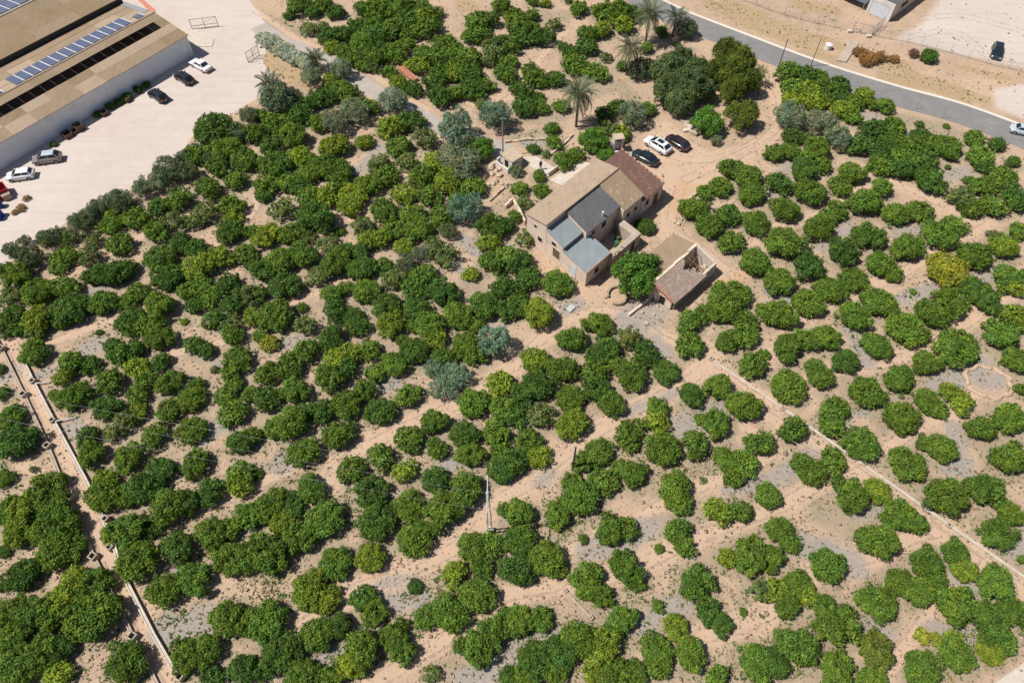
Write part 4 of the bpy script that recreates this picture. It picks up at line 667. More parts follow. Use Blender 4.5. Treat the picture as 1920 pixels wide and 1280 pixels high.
for k, (x, y, l_) in enumerate(((1272, 420, 1.1), (1278, 412, .8), (1265, 415, .9))): boulder(x, y, l_ * .7, 'pale stone on the bare track behind the ruined shed', 'stones behind the ruined shed')
t_ = thing('tile_stack', 'long low stack of red clay tiles beside the worn lane', 'tiles', G(768, 148)); TF = Fr(G(752, 130), -52)
for k in range(9):
    for j in range(2):
        mb = MB(); TF.block(mb, k * .52, k * .52 + .48, -.55 + j * .6, -.03 + j * .6, .55 + .03 * rnd.random()); mb.build('tile', 'clay', t_, bevel=.02)

# ------------------------------------------------------------------ warehouse
WF = Fr(G(364, 103), 53.3, -36)
wh = thing('warehouse', 'long white-walled warehouse with mossy sheet roofs, solar panels and a dark roof slot', 'warehouse', WF(-20, -12))
W0 = -62
def wblock(a0, a1, b0, b1, z0, z1=None, zb=0., m='wall_white', name='wall'): mb = MB(); WF.block(mb, a0, a1, b0, b1, z0, z1, zb); return mb.build(name, m, wh)
wblock(W0, 0, -.25, .02, 3.7); wblock(-.25, .02, -17.4, -.27, 3.7, m='plaster_white'); wblock(W0, 0, -17.9, -17.45, 4.8, m='dark_steel', name='gutter_wall')
mb = MB(); mb.hexa([WF(-.22, -.27, 3.7), WF(0, -.27, 3.7), WF(0, -8, 3.7), WF(-.22, -8, 3.7), WF(-.22, -.27, 3.72), WF(0, -.27, 3.72), WF(0, -8, 4.9), WF(-.22, -8, 4.9)]); mb.build('gable', 'plaster_white', wh)
mb = MB(); mb.hexa([WF(-.22, -8, 3.7), WF(0, -8, 3.7), WF(0, -17, 3.7), WF(-.22, -17, 3.7), WF(-.22, -8, 4.9), WF(0, -8, 4.9), WF(0, -17, 3.72), WF(-.22, -17, 3.72)]); mb.build('gable', 'plaster_white', wh)
rw = random.Random(4)
def wroof(a0, a1, b0, b1, z0, z1, m, step=4.2, th=.08, course=2.1):
    n = max(1, round((a1 - a0) / step)); d = (a1 - a0) / n; k = max(1, round(abs(b1 - b0) / course)); up = 1 if z1 > z0 else -1
    for j in range(k):
        c0, c1 = b0 + (b1 - b0) * j / k, b0 + (b1 - b0) * (j + 1) / k; h0, h1 = z0 + (z1 - z0) * j / k, z0 + (z1 - z0) * (j + 1) / k
        for i in range(n):
            mb = MB(); e = .008 * (i % 2) + .004 * rw.random(); lap = .035
            WF.roof(mb, a0 + d * i + .005, a0 + d * (i + 1) - .005, c0 + .003, c1 - .003, h0 + e + (lap if up < 0 else 0), h1 + e + (lap if up > 0 else 0), th)
            mb.build('roof_sheet', m if rw.random() < .8 else rw.choice(('fibre_roof', 'fibre_pale', 'moss_roof')), wh)
zr = lambda b: 5.05 - (b + 8.1) * (1.2 / 8.3)
wroof(W0, .25, -2.2, .28, zr(-2.2) - .02, zr(.28) - .02, 'fibre_roof'); wroof(W0, .25, -4.1, -2.15, zr(-4.1), zr(-2.15), 'fibre_pale'); wroof(W0, .25, -8.1, -6.3, zr(-8.1), zr(-6.3), 'fibre_roof'); wroof(-1.6, .25, -6.29, -4.11, zr(-6.29), zr(-4.11), 'moss_roof')
zl = lambda b: 5.07 + (b + 8.1) * (1.2 / 9.2)
wroof(W0, .25, -12.6, -8.15, zl(-12.6) + .02, zl(-8.15) + .02, 'fibre_pale'); wroof(W0, .25, -17.3, -12.55, zl(-17.3), zl(-12.55), 'fibre_roof')
mb = MB(); mb.path([WF(W0, -8.1, 5.1), WF(-30, -8.1, 5.1), WF(.3, -8.1, 5.1)], .13, 6); mb.build('ridge_cap', 'old_tile', wh)
wroof(W0, .1, -22.2, -17.3, 5.55, 4.9, 'moss_roof'); wroof(W0, .1, -26.4, -22.15, 6.15, 5.58, 'moss_roof'); wroof(W0, .1, -35.5, -26.45, 4.9, 6.17, 'fibre_pale')
wblock(W0, -.02, -35.2, -18.0, 4.75, 4.75, m='plaster_white'); mb = MB(); mb.path([WF(W0, -26.4, 6.2), WF(.1, -26.4, 6.2)], .14, 6); mb.build('ridge_cap', 'steel', wh)
wroof(W0, .1, -44, -36.3, 6.2, 5.0, 'moss_roof'); wblock(W0, -.02, -44, -35.6, 4.8, 4.8, m='dark_steel')
wblock(W0, -.3, -8, -.3, .05, .05, .0, m='concrete', name='floor')
for k in range(20): mb = MB(); mb.tube(WF(-3 - k * 1.9, -6.3, zr(-6.3) - .14), WF(-3 - k * 1.9, -4.1, zr(-4.1) - .14), .04, .04, 5); mb.build('rafter', 'dark_steel', wh)
def solar_column(a, b0, b1, zf, n=4, wid=1.34):
    d = (b1 - b0) / n
    for j in range(n):
        mb = MB(); p0, p1 = b0 + d * j + .025, b0 + d * (j + 1) - .025; WF.roof(mb, a, a + wid, p0, p1, zf(p0) + .17, zf(p1) + .17, .05); o = mb.build('solar_panel', 'solar', wh)
    mb = MB(); WF.roof(mb, a + wid + .03, a + wid + .21, b0, b1, zf(b0) + .15, zf(b1) + .15, .05); mb.build('mounting_rail', 'rail_white', wh)
for k in range(14): solar_column(-26.2 + k * 1.585, -12.2, -8.55, zl)
for k in range(4): solar_column(-34.6 + k * 1.585, -12.2, -8.55, zl)
solar_column(-2.9, -10.4, -8.6, zl, 2)
zl2 = lambda b: 6.17 + (b + 26.45) * (1.27 / 9.05)
for k in range(16): solar_column(-30 + k * 1.9, -33, -27.3, zl2, 4, 1.62)
mb = MB(); WF.roof(mb, -.9, .2, -16.9, -9.8, zl(-16.9) + .1, zl(-9.8) + .1, .04); mb.build('flashing', 'steel', wh)
tag(slab_thing('apron', [(352, 55), (372, 52), (402, 74), (398, 88), (372, 88)], .1, .2, 'concrete_pale', 'pale concrete apron at the warehouse end wall', 'apron', 'structure'), kind='structure')
slab_thing('apron', [(252, -6), (262, -6), (292, 20), (285, 26)], .07, .1, 'terracotta_floor', 'terracotta coloured paving strip behind the warehouse end', 'paving', 'structure')
# crates and pallets along the shaded wall
for k, (x, y, s_, h_, m_) in enumerate(((128, 256, 1.3, .8, 'rust'), (150, 243, 1.2, 1.1, 'wood'), (141, 249, .9, .5, 'wood'), (196, 215, 1.1, .7, 'wood'), (240, 190, .9, .8, 'rust'))):
    c_ = G(x, y); t_ = thing('crate', ('rusty open crate next to the grey van against the white wall', 'tall slatted crate against the shaded white wall', 'low slatted crate between two bigger crates', 'slatted crate alone at the white wall', 'rusty crate beyond the slatted one at the white wall')[k], 'crate', c_)
    CF = Fr(c_, 53.3)
    for j in range(4):
        for fx in (-s_ / 2, s_ / 2 - .05): mb = MB(); CF.block(mb, fx, fx + .05, -s_ / 2, s_ / 2, h_ * (j + .85) / 4, None, h_ * j / 4 + .02); mb.build('slat', m_, t_)
        for fb in (-s_ / 2 - .06, s_ / 2 + .01): mb = MB(); CF.block(mb, -s_ / 2, s_ / 2, fb, fb + .05, h_ * (j + .85) / 4, None, h_ * j / 4 + .02); mb.build('slat', m_, t_)
    mb = MB(); CF.block(mb, -s_ / 2 + .06, s_ / 2 - .06, -s_ / 2 + .02, s_ / 2 - .02, h_ * .5, None, .02); mb.build('load', 'dark', t_)

# ------------------------------------------------------------------ cars
def loft(rings):
    mb = MB(); n = len(rings[0]); mb.add([p for r_ in rings for p in r_], [(k * n + i, k * n + (i + 1) % n, (k + 1) * n + (i + 1) % n, (k + 1) * n + i) for k in range(len(rings) - 1) for i in range(n)] + [tuple(range(n - 1, -1, -1)), tuple(range((len(rings) - 1) * n, len(rings) * n))]); return mb
def car(label, px, py, head, col, style='sedan', L=4.5, W=1.8, H=1.45, roof=None, group=None):
    loc = G(px, py, .55); loc.z = 0.0; t_ = thing('parked_car' if group else 'car', label, 'car', loc, group); t_.rotation_euler.z = math.radians(head)
    def bld(mb, name, m, par=t_, sm=False):
        o = bpy.data.objects.new(name, mb.mesh(name, m, Vector((0, 0, 0)), sm)); C.objects.link(o); o.parent = par; return o
    sh = {'sedan': (.62, .86, .94, .93, .84), 'hatch': (.66, .9, .97, .98, .92), 'suv': (.72, .98, 1.06, 1.08, 1.0)}[style]; w = W / 2; zb = .22
    stn = [(-.5, .80, .42, sh[4] * .86), (-.475, .9, .3, sh[4] * .97), (-.4, .97, zb, sh[4]), (-.2, 1, zb, sh[3]), (.1, 1, zb, sh[2]), (.25, .99, zb, sh[1]), (.40, .95, zb, sh[1] * .93), (.47, .86, .28, sh[0] * 1.05), (.5, .7, .4, sh[0] * .85)]
    rings = []
    for u, k, z0, z1 in stn:
        x = u * L; y = w * k; zm = z0 + (z1 - z0) * .62
        rings.append([Vector(p) for p in ((x, -y * .9, z0), (x, y * .9, z0), (x, y, z0 + .12), (x, y, zm), (x, y * .93, z1 - .03), (x, y * .6, z1 + .025), (x, 0, z1 + .035), (x, -y * .6, z1 + .025), (x, -y * .93, z1 - .03), (x, -y, zm), (x, -y, z0 + .12))])
    body = bld(loft(rings), 'body', col, sm=True)
    rx = {'sedan': (-.36, -.2, .05, .24), 'hatch': (-.46, -.36, .06, .27), 'suv': (-.475, -.32, .07, .29)}[style]; zt = H; zc = sh[2] - .06
    bx, tx = [(-w * .9), (w * .9)], [(-w * .68), (w * .68)]
    x0, x1, x2, x3 = [r_ * L for r_ in rx]
    cab = MB(); N = 5; top = []
    ringb = [Vector((x0, -w * .86, zc)), Vector((x3, -w * .86, zc)), Vector((x3, w * .86, zc)), Vector((x0, w * .86, zc))]
    ringt = [Vector((x1, -w * .68, zt - .05)), Vector((x2, -w * .68, zt - .05)), Vector((x2, w * .68, zt - .05)), Vector((x1, w * .68, zt - .05))]
    ringc = [Vector((x1 + .15, -w * .5, zt)), Vector((x2 - .15, -w * .5, zt)), Vector((x2 - .15, w * .5, zt)), Vector((x1 + .15, w * .5, zt))]
    bld(loft([ringb, ringt]), 'cabin', col)
    rf = MB(); rf.add([p - Vector((0, 0, .002)) for p in ringt] + [p + Vector((0, 0, 0)) for p in ringc], [(0, 1, 5, 4), (1, 2, 6, 5), (2, 3, 7, 6), (3, 0, 4, 7), (4, 5, 6, 7), (3, 2, 1, 0)]); bld(rf, 'roof', roof or col)
    def glass(a, b, c_, d, i0, i1, j0, j1, name, flip):
        q = lambda u, v: (a * (1 - u) + b * u) * (1 - v) + (d * (1 - u) + c_ * u) * v
        P = [q(i0, j0), q(i1, j0), q(i1, j1), q(i0, j1)]; nrm = (P[1] - P[0]).cross(P[3] - P[0]).normalized() * (.012 * flip)
        mb = MB(); mb.hexa([p - nrm for p in P] + [p + nrm for p in P]); bld(mb, name, 'glass')
    glass(ringb[1], ringb[2], ringt[2], ringt[1], .05, .95, .12, .95, 'windshield', 1); glass(ringb[3], ringb[0], ringt[0], ringt[3], .07, .93, .2, .92, 'rear_window', 1)
    for i, j, k in ((0, 1, 1), (2, 3, 1)):
        glass(ringb[i], ringb[j], ringt[j], ringt[i], .06, .48, .22, .9, 'side_window', 1); glass(ringb[i], ringb[j], ringt[j], ringt[i], .53, .93, .22, .9, 'side_window', 1)
    if style == 'suv' and col == 'car_white':
        mb = MB(); mb.box(((x1 + x2) / 2 + .1, 0, zt + .008), ((x2 - x1) * .6, w * .82, .02)); bld(mb, 'sunroof', 'glass')
    for sx in (.3, -.31):
        for sy in (-1, 1):
            r_ = .33; mb = MB(); mb.tube((sx * L, sy * (w - .2), r_), (sx * L, sy * (w + .02), r_), r_, r_, 16); wl_ = bld(mb, 'wheel', 'rubber'); mb = MB(); mb.tube((sx * L, sy * (w + .0), r_), (sx * L, sy * (w + .03), r_), .2, .17, 10); bld(mb, 'rim', 'steel', wl_)
    for sy in (-1, 1):
        mb = MB(); mb.box((L * .47, sy * w * .68, sh[0] * .88), (.22, .36, .14)); bld(mb, 'headlight', 'lamp_clear'); mb = MB(); mb.box((-L * .485, sy * w * .68, sh[4] * .82), (.16, .34, .16)); bld(mb, 'tail_light', 'lamp_red')
        mb = MB(); mb.box((x3 - .35, sy * (w + .06), zc + .08), (.14, .2, .13)); bld(mb, 'mirror', col)
    mb = MB(); mb.box((-L * .5 + .02, 0, .5), (.05, .5, .12)); bld(mb, 'number_plate', 'plaster_white'); return t_
G1 = 'cars parked at the farmhouse'; G2 = 'cars parked along the warehouse'
car('black saloon parked closest to the farmhouse red roof', 1210, 295, 141, 'car_night', 'sedan', 4.5, group=G1); car('white crossover with dark sunroof parked between two dark cars', 1233, 272, 134, 'car_white', 'suv', 4.7, 1.9, 1.6, group=G1)
car('dark brown hatchback parked beside the debris heap', 1270, 267, 134, 'car_brown', 'hatch', 4.2, group=G1)
car('white saloon parked at the warehouse corner', 376, 122, 144, 'car_white', 'sedan', 4.6, group=G2); car('black hatchback at the white wall next to the white saloon', 345, 146, 142, 'car_black', 'hatch', 4.2, group=G2)
car('black hatchback at the white wall standing apart from the white saloon', 296, 179, 142, 'car_black', 'hatch', 4.2, group=G2); car('grey people carrier parked aslant by the rusty crate', 88, 297, 192, 'car_grey', 'suv', 4.4, 1.8, 1.65, 'car_silver', group=G2)
car('white hatchback parked next to the grey people carrier', 38, 328, 192, 'car_white', 'hatch', 4.1, group=G2); car('dark car alone on the pale yard beyond the wire fence', 1870, 96, 243, 'car_night', 'hatch', 4.6, 1.85); car('pale blue-silver car driving on the asphalt road', 1921, 245, -22, 'car_silver', 'sedan', 4.4)

# yard clutter at the left edge
c_ = G(6, 366); SF = Fr(c_, 40); sk = thing('skip', 'red open-topped metal skip on the gravel yard', 'skip', c_)
for a0, a1, b0, b1, zt_ in ((-1.6, 1.0, -1, -.92, 1.5), (-1.6, 1.0, .92, 1, 1.5), (-1.6, -1.52, -.91, .91, 1.5), (.92, 1.0, -.91, .91, 1.5), (-1.5, .9, -.9, .9, .15)): mb = MB(); SF.block(mb, a0, a1, b0, b1, zt_, None, .02); mb.build('panel', 'red_paint', sk)
c_ = G(16, 372); SF = Fr(c_, 40); pl = thing('pallet_stack', 'pale wooden pallet stack beside the red skip', 'pallets', c_)
for j in range(7):
    for k in range(5): mb = MB(); SF.block(mb, -.6 + k * .25, -.42 + k * .25, -.5, .5, .14 * j + .16, None, .14 * j + .13); mb.build('plank', 'rock', pl)
    mb = MB(); SF.block(mb, -.6, .6, -.5, -.42, .14 * j + .13, None, .14 * j + .02); mb.build('runner', 'rock', pl); mb = MB(); SF.block(mb, -.6, .6, .42, .5, .14 * j + .13, None, .14 * j + .02); mb.build('runner', 'rock', pl)
for k, (x, y, lb) in enumerate(((1, 388, 'blue drum standing alone near the pallet stack'), (2, 405, 'blue drum in the pair at the yard edge'), (-2, 411, 'blue drum in the pair at the yard edge'))):
    mb = MB(); p = G(x, y); mb.tube(p, p + Vector((0, 0, 1.15)), .5, .5, 16); [mb.tube(p + Vector((0, 0, q)), p + Vector((0, 0, q + .05)), .53, .53, 16) for q in (.05, .4, .75, 1.1)]; single(mb, 'drum', 'blue_paint', lb, 'drum', p, 'blue drums')

# ------------------------------------------------------------------ gates, fence, poles
def gate(label, p0, p1, h, m='rust', nv=2, group=None):
    p0, p1 = G(*p0), G(*p1); t_ = thing('gate', label, 'gate', p0, group); U = Vector((0, 0, 1))
    for u in [i / nv for i in range(nv + 1)]: q = p0.lerp(p1, u); mb = MB(); mb.tube(q + U * .05, q + U * h, .05, .05, 6); mb.build('post', m, t_)
    for z in (.1, h * .35, h - .05): mb = MB(); mb.tube(p0 + U * z, p1 + U * z, .04, .04, 6); mb.build('rail', m, t_)
    for k in range(9): q = p0.lerp(p1, (k + .5) / 9); mb = MB(); mb.tube(q + U * .1, q + U * (h - .05), .012, .012, 4); mb.build('bar', m, t_)
    mb = MB(); mb.tube(p0 + U * .1, p1 + U * (h - .06), .02, .02, 4); mb.build('brace', m, t_)
gate('open brown steel gate leaf near the warehouse apron', (361, 56), (410, 50), 2.0); gate('open brown steel gate leaf by the flowering hedge', (466, 118), (487, 104), 2.0)
gate('closed grey mesh gate in the wire fence', (1597, 60), (1630, 66), 1.9, 'steel'); gate('grey mesh gate leaf swung into the pale yard', (1633, 67), (1652, 50), 1.9, 'steel')
def fence(label, pts, h=1.7, step=2.9):
    P = [G(*p) for p in pts]; t_ = thing('wire_fence', label, 'fence', P[0]); U = Vector((0, 0, 1))
    for p, e in zip(P[:-1], P[1:]):
        n = max(1, round((e - p).length / step))
        for i in range(n): q = p.lerp(e, i / n); mb = MB(); mb.tube(q - U * .1, q + U * h, .035, .03, 6); mb.build('post', 'steel', t_)
        for z in [.1 + .2 * j for j in range(9)]: mb = MB(); mb.tube(p + U * z, e + U * z, .009, .009, 4); mb.build('wire', 'steel', t_)
fence('thin wire fence along the bank left of the grey mesh gate'.replace('left of', 'up to'), [(1375, -4), (1440, 20), (1500, 38), (1595, 60)]); fence('thin wire fence edging the pale yard with the dark car', [(1634, 68), (1700, 80), (1780, 100), (1850, 120), (1930, 140)])
for x, y, lb in ((1592, 61, 'pale concrete block at the hinge of the grey mesh gate'), (1628, 70, 'pale concrete block under the latch of the grey mesh gate')):
    mb = MB(); c_ = G(x, y); mb.box(c_ + Vector((0, 0, .2)), (.9, .6, .5)); single(mb, 'concrete_block', 'concrete_pale', lb, 'block', c_, bevel=.05)
def pole(label, px, py, h, r_=.11, m='wood', arms=0, lean=0):
    p = G(px, py); t_ = thing('utility_pole', label, 'pole', p); mb = MB(); mb.tube(p - Vector((0, 0, .2)), p + Vector((lean, 0, h)), r_, r_ * .7, 8); mb.build('shaft', m, t_)
    for k in range(arms): mb = MB(); mb.tube(p + Vector((lean - .5, 0, h - .2 - k * .5)), p + Vector((lean + .5, 0, h - .2 - k * .5)), .04, .04, 6); mb.build('arm', m, t_)
    return t_
pole('grey steel pole behind the stone hut', 943, 291, 7.1, .13, 'steel', 1); pole('dark wooden pole among citrus trees on bare soil', 1073, 881, 5.8, .13, 'dark_steel'); pole('short dark post at the lane edge by the boulders', 918, 275, 1.6, .1, 'dark_steel')
pole('dark roadside pole where the asphalt meets the farm track', 1461, 122, 5.0, .09, 'dark_steel'); pole('slim roadside pole rising from the roadside citrus trees', 1520, 124, 5.6, .07, 'dark_steel')
for k, (x, y) in enumerate(((1717, 205), (1766, 221), (1918, 300), (1530, 68), (1601, 55))): pole(('thin post on the road verge by the first gap in the trees', 'thin post on the road verge by the weeds', 'thin post on the verge near the moving car', 'thin post beside the white tank', 'thin post at the wire fence end')[k], x, y, 2.2, .045, 'steel')
pole('short stub post on the sandy gap beside the tiled stack', 600, 62, 3.4, .07, 'dark_steel')
# lattice pole with three conductors
pb = G(919, 996); lp = thing('lattice_pole', 'tall grey lattice power pole standing on sandy soil between citrus trees', 'pole', pb)
for sx in (-1, 1):
    for sy in (-1, 1): mb = MB(); mb.tube(pb + Vector((.24 * sx, .2 * sy, -.1)), pb + Vector((.1 * sx, .1 * sy, 10.6)), .05, .045, 5); mb.build('leg', 'galv', lp)
for k in range(14):
    for sx in (-1, 1):
        z = .4 + k * .72; f0 = .24 - .14 * z / 10.6; mb = MB(); mb.tube(pb + Vector((f0 * sx, -.2 + .1 * z / 10.6, z)), pb + Vector((f0 * sx, .2 - .1 * z / 10.6, z + .6)), .018, .018, 4); mb.build('lacing', 'galv', lp)
mb = MB(); mb.box(pb + Vector((0, 0, .15)), (.8, .8, .5)); mb.build('footing', 'concrete_pale', lp)
mb = MB(); mb.tube(pb + Vector((0, -1.9, 10.2)), pb + Vector((0, 1.5, 10.9)), .06, .06, 6); mb.build('crossarm', 'galv', lp)
tips = [pb + Vector((0, 1.4, 11.0)), pb + Vector((0, -.2, 10.75)), pb + Vector((0, -1.8, 10.35))]
for p in tips:
    mb = MB(); [mb.tube(p + Vector((0, 0, .08 * j)), p + Vector((0, 0, .08 * j + .04)), .09, .06, 8) for j in range(3)]; mb.build('insulator', 'plaster_white', lp)
for k, (p, e) in enumerate(zip(tips, (G(-500, 632, 11), G(-500, 652, 11), G(-500, 678, 11)))):
    q = [p.lerp(e, i / 24) - Vector((0, 0, 4 * (i / 24) * (1 - i / 24) * 1.2)) for i in range(25)]; q[0] = p + Vector((0, 0, .2)); mb = MB(); mb.path(q, .004, 5)
    single(mb, 'power_line', 'steel', ('overhead wire on the outer crossarm end of the lattice pole', 'overhead wire on the crossarm middle of the lattice pole', 'overhead wire on the lower crossarm end of the lattice pole')[k], 'wire', p)
# verge items on the far side of the road
p = G(1552, 92); mb = MB(); mb.tube(p, p + Vector((0, 0, .9)), .62, .6, 18); mb.tube(p + Vector((0, 0, .9)), p + Vector((0, 0, 1.05)), .66, .3, 18); single(mb, 'tank', 'plaster_white', 'small round white tank on the dry road verge', 'tank', p)
slab_thing('culvert_slab', [(1568, 115), (1586, 118), (1609, 84), (1594, 76)], .22, .35, 'concrete', 'concrete slab bridging the verge towards the mesh gate', 'slab')
BF = Fr(G(1665, 41), 44, -47); bd = thing('workshop', 'grey-roofed workshop with white roller shutter and dark lean-to panel', 'workshop', BF(4, -2))
mb = MB(); BF.block(mb, .1, 22, -4.6, 0, 2.75); mb.build('wall', 'plaster', bd)
for a0, a1, b0, b1, z0, z1 in ((-.05, .08, -4.7, -4.2, 0, 3.3), (-.05, .08, -.5, .05, 0, 3.3), (-.05, .08, -4.19, -.51, 2.45, 3.3)): mb = MB(); BF.block(mb, a0, a1, b0, b1, z1, None, z0); mb.build('facade', 'plaster_white', bd)
for k in range(9): mb = MB(); BF.block(mb, 0, .06, -4.15, -.55, .27 * (k + 1) - .01, None, .27 * k + .02); mb.build('shutter_slat', 'shutter', bd)
for k in range(7): mb = MB(); BF.roof(mb, .2 + k * 3.1, .2 + (k + 1) * 3.1 - .02, -4.7, .1, 3.0 + .01 * (k % 2), 2.9 + .01 * (k % 2), .1); mb.build('roof_sheet', 'dark_roof', bd)
opening(BF, bd, 'b', 3.4, 1.2, 2.6, .9, 0, pane='dark'); mb = MB(); mb.box(BF(3.5, -2.2, 3.2), (.7, .7, .5), (BF.A, BF.B, Vector((0, 0, 1)))); mb.build('vent', 'dark', bd)
mb = MB(); mb.slab([BF(-.3, -10.5, 1.4), BF(-.3, -5.2, 1.4), BF(5, -5.0, 2.4), BF(5, -10.3, 2.4)], .08); mb.build('lean_to_panel', 'slate_panel', bd)
for a_, b_ in ((-.2, -5.4), (-.2, -10.3), (4.9, -5.2), (4.9, -10.1)): mb = MB(); mb.tube(BF(a_, b_, 0), BF(a_, b_, 1.35 if a_ < 0 else 2.3), .05, .05, 6); mb.build('post', 'steel', bd)

# ------------------------------------------------------------------ irrigation channels with standpipe boxes
def channel(name, label, pts, h, w, m, cat='channel', step=2.4):
    P = [G(*p) for p in pts]; t_ = thing(name, label, cat, P[0]); Z = Vector((0, 0, 1))
    for p, e in zip(P[:-1], P[1:]):
        L = (e - p).length; n = max(1, round(L / step)); X = (e - p).normalized(); Y = Vector((-X.y, X.x, 0))
        for i in range(n):
            c_ = p.lerp(e, (i + .5) / n); hh = h * rnd.uniform(.9, 1.08)
            for s_ in (-1, 1):
                mb = MB(); mb.box(c_ + Y * s_ * (w / 2 - .06) + Z * (hh / 2 - .05), (L / n - rnd.uniform(.01, .06), .12, hh + .1), (X, Y, Z)); mb.build('lip', m, t_)
            mb = MB(); mb.box(c_ + Z * (hh * .46 - .03), (L / n - .01, w - .25, hh * .92), (X, Y, Z)); mb.build('bed', m, t_)
def well(label, px, py, s_, h, m='concrete', rot=62, group='inlet boxes of the channels'):
    c_ = G(px, py); WFr = Fr(c_, rot); t_ = thing('inlet_box', label, 'box', c_, group); e = .14
    for a0, a1, b0, b1 in ((-s_, s_, -s_, -s_ + e), (-s_, s_, s_ - e, s_), (-s_, -s_ + e, -s_ + e + .002, s_ - e - .002), (s_ - e, s_, -s_ + e + .002, s_ - e - .002)): mb = MB(); WFr.block(mb, a0, a1, b0, b1, h * rnd.uniform(.92, 1.05), None, -.1); mb.build('side', m, t_, bevel=.02)
    mb = MB(); WFr.block(mb, -s_ + e + .01, s_ - e - .01, -s_ + e + .01, s_ - e - .01, h * .62, None, -.05); mb.build('bottom', 'dark', t_)  # raised near-black plate: the shade inside the box put into its colour
channel('irrigation_channel', 'narrow concrete channel bordering the plot outside the path', [(-12, 628), (5, 656), (47, 742), (92, 838), (132, 937), (178, 1045), (215, 1120), (262, 1215), (300, 1290)], .3, .34, 'concrete')
channel('irrigation_channel', 'taller pale concrete channel on the main orchard side of the path', [(42, 670), (65, 718), (103, 791), (165, 905), (203, 990), (243, 1098), (290, 1190), (338, 1272)], .42, .4, 'concrete_pale')
for x, y in ((5, 656), (47, 742), (92, 838), (132, 937), (178, 1045), (252, 1194)): well('open concrete inlet box on the narrow channel', x, y, .38, .7)
for x, y in ((65, 718), (102, 791), (201, 975), (209, 1028), (340, 1270)): well('open concrete inlet box on the taller pale channel', x, y, .34, .72)
channel('white_channel', 'long straight whitewashed irrigation channel across the right-hand orchard'.replace('right-hand ', ''), [(1335, 676), (1467, 766), (1618, 872), (1778, 984), (1930, 1090)], .22, .3, 'concrete_pale')
for x, y in ((1333, 674), (1467, 766), (1618, 870), (1778, 985)): well('small concrete inlet box on the straight white channel', x, y, .27, .36, 'concrete', 48)
channel('feed_gutter', 'short concrete feed gutter among lower orchard trees', [(1062, 1110), (1110, 1160)], .12, .24, 'concrete'); well('grey inlet box at the short feed gutter', 1060, 1108, .2, .3, 'concrete', 40, None); well('concrete inlet box at the far end of the feed gutter', 1108, 1158, .22, .32, 'concrete', 40, None)
for k, (p, q) in enumerate((((71, 722), (92, 718)), ((107, 793), (140, 784)))):
    a_, b_ = G(*p), G(*q); mb = MB(); mb.path([a_ + Vector((0, 0, .45)), a_.lerp(b_, .35) + Vector((0, 0, .4)), a_.lerp(b_, .75) + Vector((0, 0, .22)), b_ + Vector((0, 0, .05))], .09, 8); single(mb, 'hose', 'plaster_white', ('thick pale hose from the pale channel onto reddish soil', 'thick pale hose from the pale channel onto a grey gravel patch')[k], 'hose', a_)
mb = MB(); a_ = G(103, 745); b_ = G(112, 742); mb.box((a_ + b_) / 2 + Vector((0, 0, .2)), (1.2, .7, .4)); single(mb, 'concrete_block', 'concrete_pale', 'pale concrete block abutting the taller channel', 'block', (a_ + b_) / 2, bevel=.04)

# ------------------------------------------------------------------ palms and large trees
def frond_mesh(seed, Lf=3.0, droop=1.0):
    r_ = random.Random(seed); V, F_, T = [], [], []; n = 22
    def sp_(u): return Vector((Lf * (u - .12 * droop * u * u), 0, Lf * (.38 * u - (.62 * droop) * u * u)))
    for i in range(n):
        u0, u1 = i / n, (i + 1) / n; p, q = sp_(u0), sp_(u1); w_ = .03 * (1 - u0) + .008
        o = len(V); V += [p + Vector((0, -w_, 0)), p + Vector((0, w_, 0)), q + Vector((0, w_ * .9, 0)), q + Vector((0, -w_ * .9, 0))]; F_.append((o, o + 1, o + 2, o + 3)); T += [(1.1, 1.0, .8, 1)] * 4
        if i > 2:
            ll = .62 * math.sin(math.pi * min(1, .2 + .75 * u0)) * r_.uniform(.85, 1.1)
            for s_ in (-1, 1):
                for h_ in (0, .5):
                    b_ = p.lerp(q, h_); tip = b_ + Vector((ll * .55, s_ * ll * .8, ll * r_.uniform(-.35, .12))); o = len(V); g_ = r_.uniform(.75, 1.2)
                    V += [b_, b_.lerp(tip, .5) + Vector((.035, 0, .01)), tip, b_.lerp(tip, .5) - Vector((.035, 0, 0))]; F_.append((o, o + 1, o + 2, o + 3)); T += [(g_, g_, g_, 1)] * 4
    return npmesh('frond', np.array([tuple(v) for v in V]), np.array(F_), 'needle', np.array(T))
FROND = [frond_mesh(i, 3.0, d) for i, d in enumerate((.75, 1.0, 1.25, 1.6, 1.0))]
